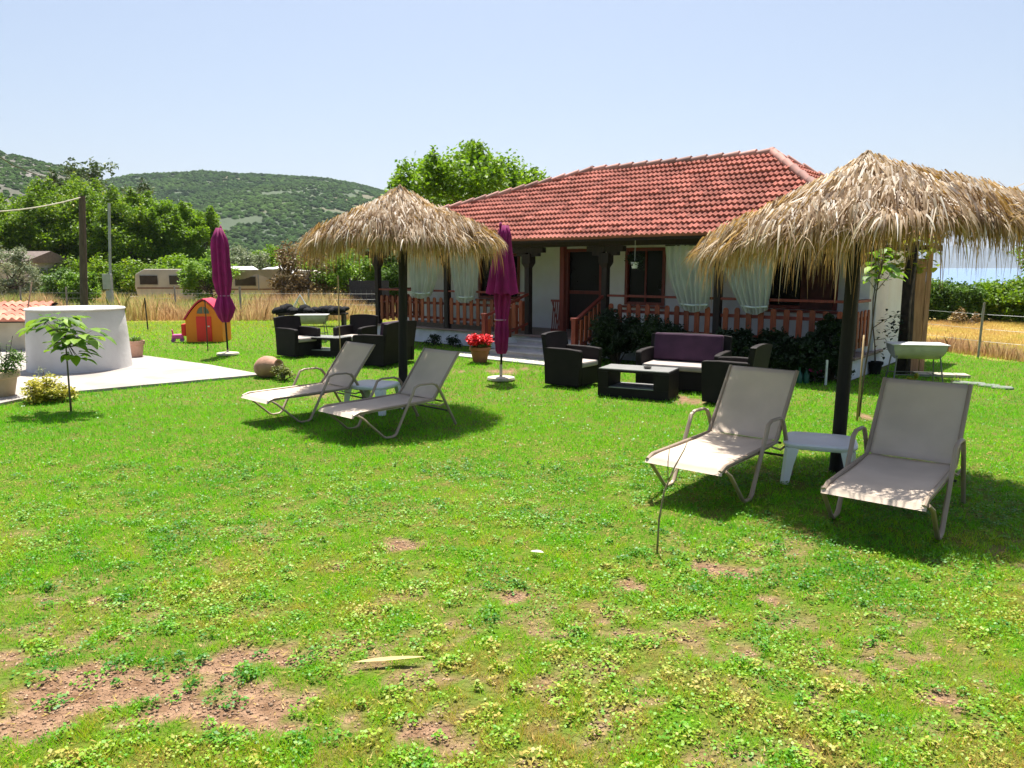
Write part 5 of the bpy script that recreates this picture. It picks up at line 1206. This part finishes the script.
# tall dry grass behind the fence and the right field
def tallgrass(name, label, XY, h, wd, stops, trans=.3):
    X, Y = XY; N = len(X); hh = h * rng.uniform(.45, 1.15, N) * (.25 + 1.4 * fbm(X, Y, .45, 50, 2) ** 1.3); a = rng.uniform(0, 6.28, N); b = rng.uniform(0, 6.28, N); w_ = wd * rng.uniform(.6, 1.4, N); ln = hh * rng.uniform(.1, .45, N)
    p0 = np.stack([X - np.cos(a) * w_ / 2, Y - np.sin(a) * w_ / 2, np.full(N, -.02)], 1); p1 = np.stack([X + np.cos(a) * w_ / 2, Y + np.sin(a) * w_ / 2, np.full(N, -.02)], 1)
    m0 = np.stack([X + np.cos(b) * ln * .3, Y + np.sin(b) * ln * .3, hh * .6], 1); off_ = np.stack([np.cos(a) * w_ * .4, np.sin(a) * w_ * .4, np.zeros(N)], 1); p4 = np.stack([X + np.cos(b) * ln, Y + np.sin(b) * ln, hh], 1)
    V = np.stack([p0, p1, m0 + off_, p4, m0 - off_], 1).reshape(-1, 3); Fq = np.arange(5 * N).reshape(N, 5)
    va = np.clip(.5 + (fbm(X, Y, .7, 51) - .5) * 1.6 + rng.normal(0, .18, N), 0, 1)
    return tag(npmesh(name, V, Fq, np.repeat(va, 5), grassmat(name + '_m', stops, trans)), label, 'dry grass', kind='stuff')
nb = 75000; Y = rng.uniform(26.6, 36, nb); X = rng.uniform(-.72, -.15, nb) * Y
k_ = ~inpoly(X, Y, HPOLY); X, Y = X[k_], Y[k_]
DS = [(0, (.50, .30, .15)), (.35, (.66, .46, .24)), (.65, (.66, .55, .22)), (1, (.30, .46, .08))]
tallgrass('tall_dry_grass', 'tall straw coloured grass along the wire fence behind the back lawn', (X, Y), .66, .016, DS, .5)
Y = rng.uniform(13.5, 26, 60000); X = Y * rng.uniform(.42, .78, 60000); kk = dry_mask(X, Y) > .5; X, Y = X[kk], Y[kk]
tallgrass('field_dry_grass', 'short yellow dry grass of the field beyond the right fence', (X, Y), .09, .007, [(0, (.55, .34, .16)), (.4, (.68, .50, .16)), (.8, (.62, .54, .12)), (1, (.42, .50, .09))], .5)
nb = 16000; f = rng.uniform(0, 1, nb) ** 1.0; X = RA.x - 3 + f * (RB.x - RA.x + 5); Y = RA.y + (X - RA.x) * (RB.y - RA.y) / (RB.x - RA.x) + rng.uniform(.2, 1.6, nb); k_ = ~inpoly(X, Y, HPOLY)
tallgrass('fence_dry_grass', 'reddish brown dry grass growing along the right fence', (X[k_], Y[k_]), .30, .008, [(0, (.40, .22, .13)), (.5, (.55, .34, .19)), (1, (.65, .50, .24))], .5)

# foreground twig, dry leaf and reed
q = gp(657, 553); P = [vp(*a) - q for a in ((657, 553, q.y), (659, 520, q.y), (664, 492, q.y), (674, 468, q.y + .02), (684, 450, q.y + .05), (689, 438, q.y + .07))]
tw = MB(); tw.tube(P, [.007, .0065, .006, .005, .0035, .002], 7)
a = vp(668, 480, q.y) - q; tw.tube([a, vp(668, 462, q.y) - q, vp(670, 444, q.y + .02) - q], [.004, .003, .0015], 6); tw.tube([a, vp(677, 468, q.y - .02) - q], [.004, .002], 6)
tag(tw.build('twig', mat('twig_bark', (.30, .24, .14), (.18, .14, .08), .8, 30), smooth=True, loc=q), 'bare thin branching twig stuck in the grass before the half sunlit sunlounger', 'twig')
q = gp(387, 660, .02); lf = MB(); big_leaf(lf, Vector((-.16, -.02, .0)), Vector((1, .12, .02)), .34, .035, .0)
tag(lf.build('dry_reed', mat('reed', (.55, .42, .2), (.42, .3, .12), .8), loc=q), 'long dry straw coloured leaf lying in the near lawn', 'leaf')
q = gp(535, 551, .03); lf = MB(); big_leaf(lf, Vector((-.03, 0, 0)), Vector((.8, -.5, .1)), .1, .04, .0)
tag(lf.build('fallen_leaf', mat('pale_leaf', (.62, .58, .5), (.5, .46, .38), .7), loc=q), 'pale curled fallen leaf on the lawn left of the twig', 'leaf')

# ------------------------------------------------------------------ haze
hz = MB().span(-9500, 9500, -450, 9600, -3, 600).build('haze', mat('tmp', (1, 1, 1)))
m, n, l = newmat('haze'); pv_ = n.new('ShaderNodeVolumePrincipled'); pv_.inputs['Color'].default_value = (.73, .84, 1, 1); pv_.inputs['Density'].default_value = .00012
pv_.inputs['Anisotropy'].default_value = .2
o_ = n.new('ShaderNodeOutputMaterial'); l.new(pv_.outputs[0], o_.inputs['Volume']); hz.data.materials.clear(); hz.data.materials.append(m)
tag(hz, 'pale blue summer haze in front of the far mountain', 'haze', kind='stuff')
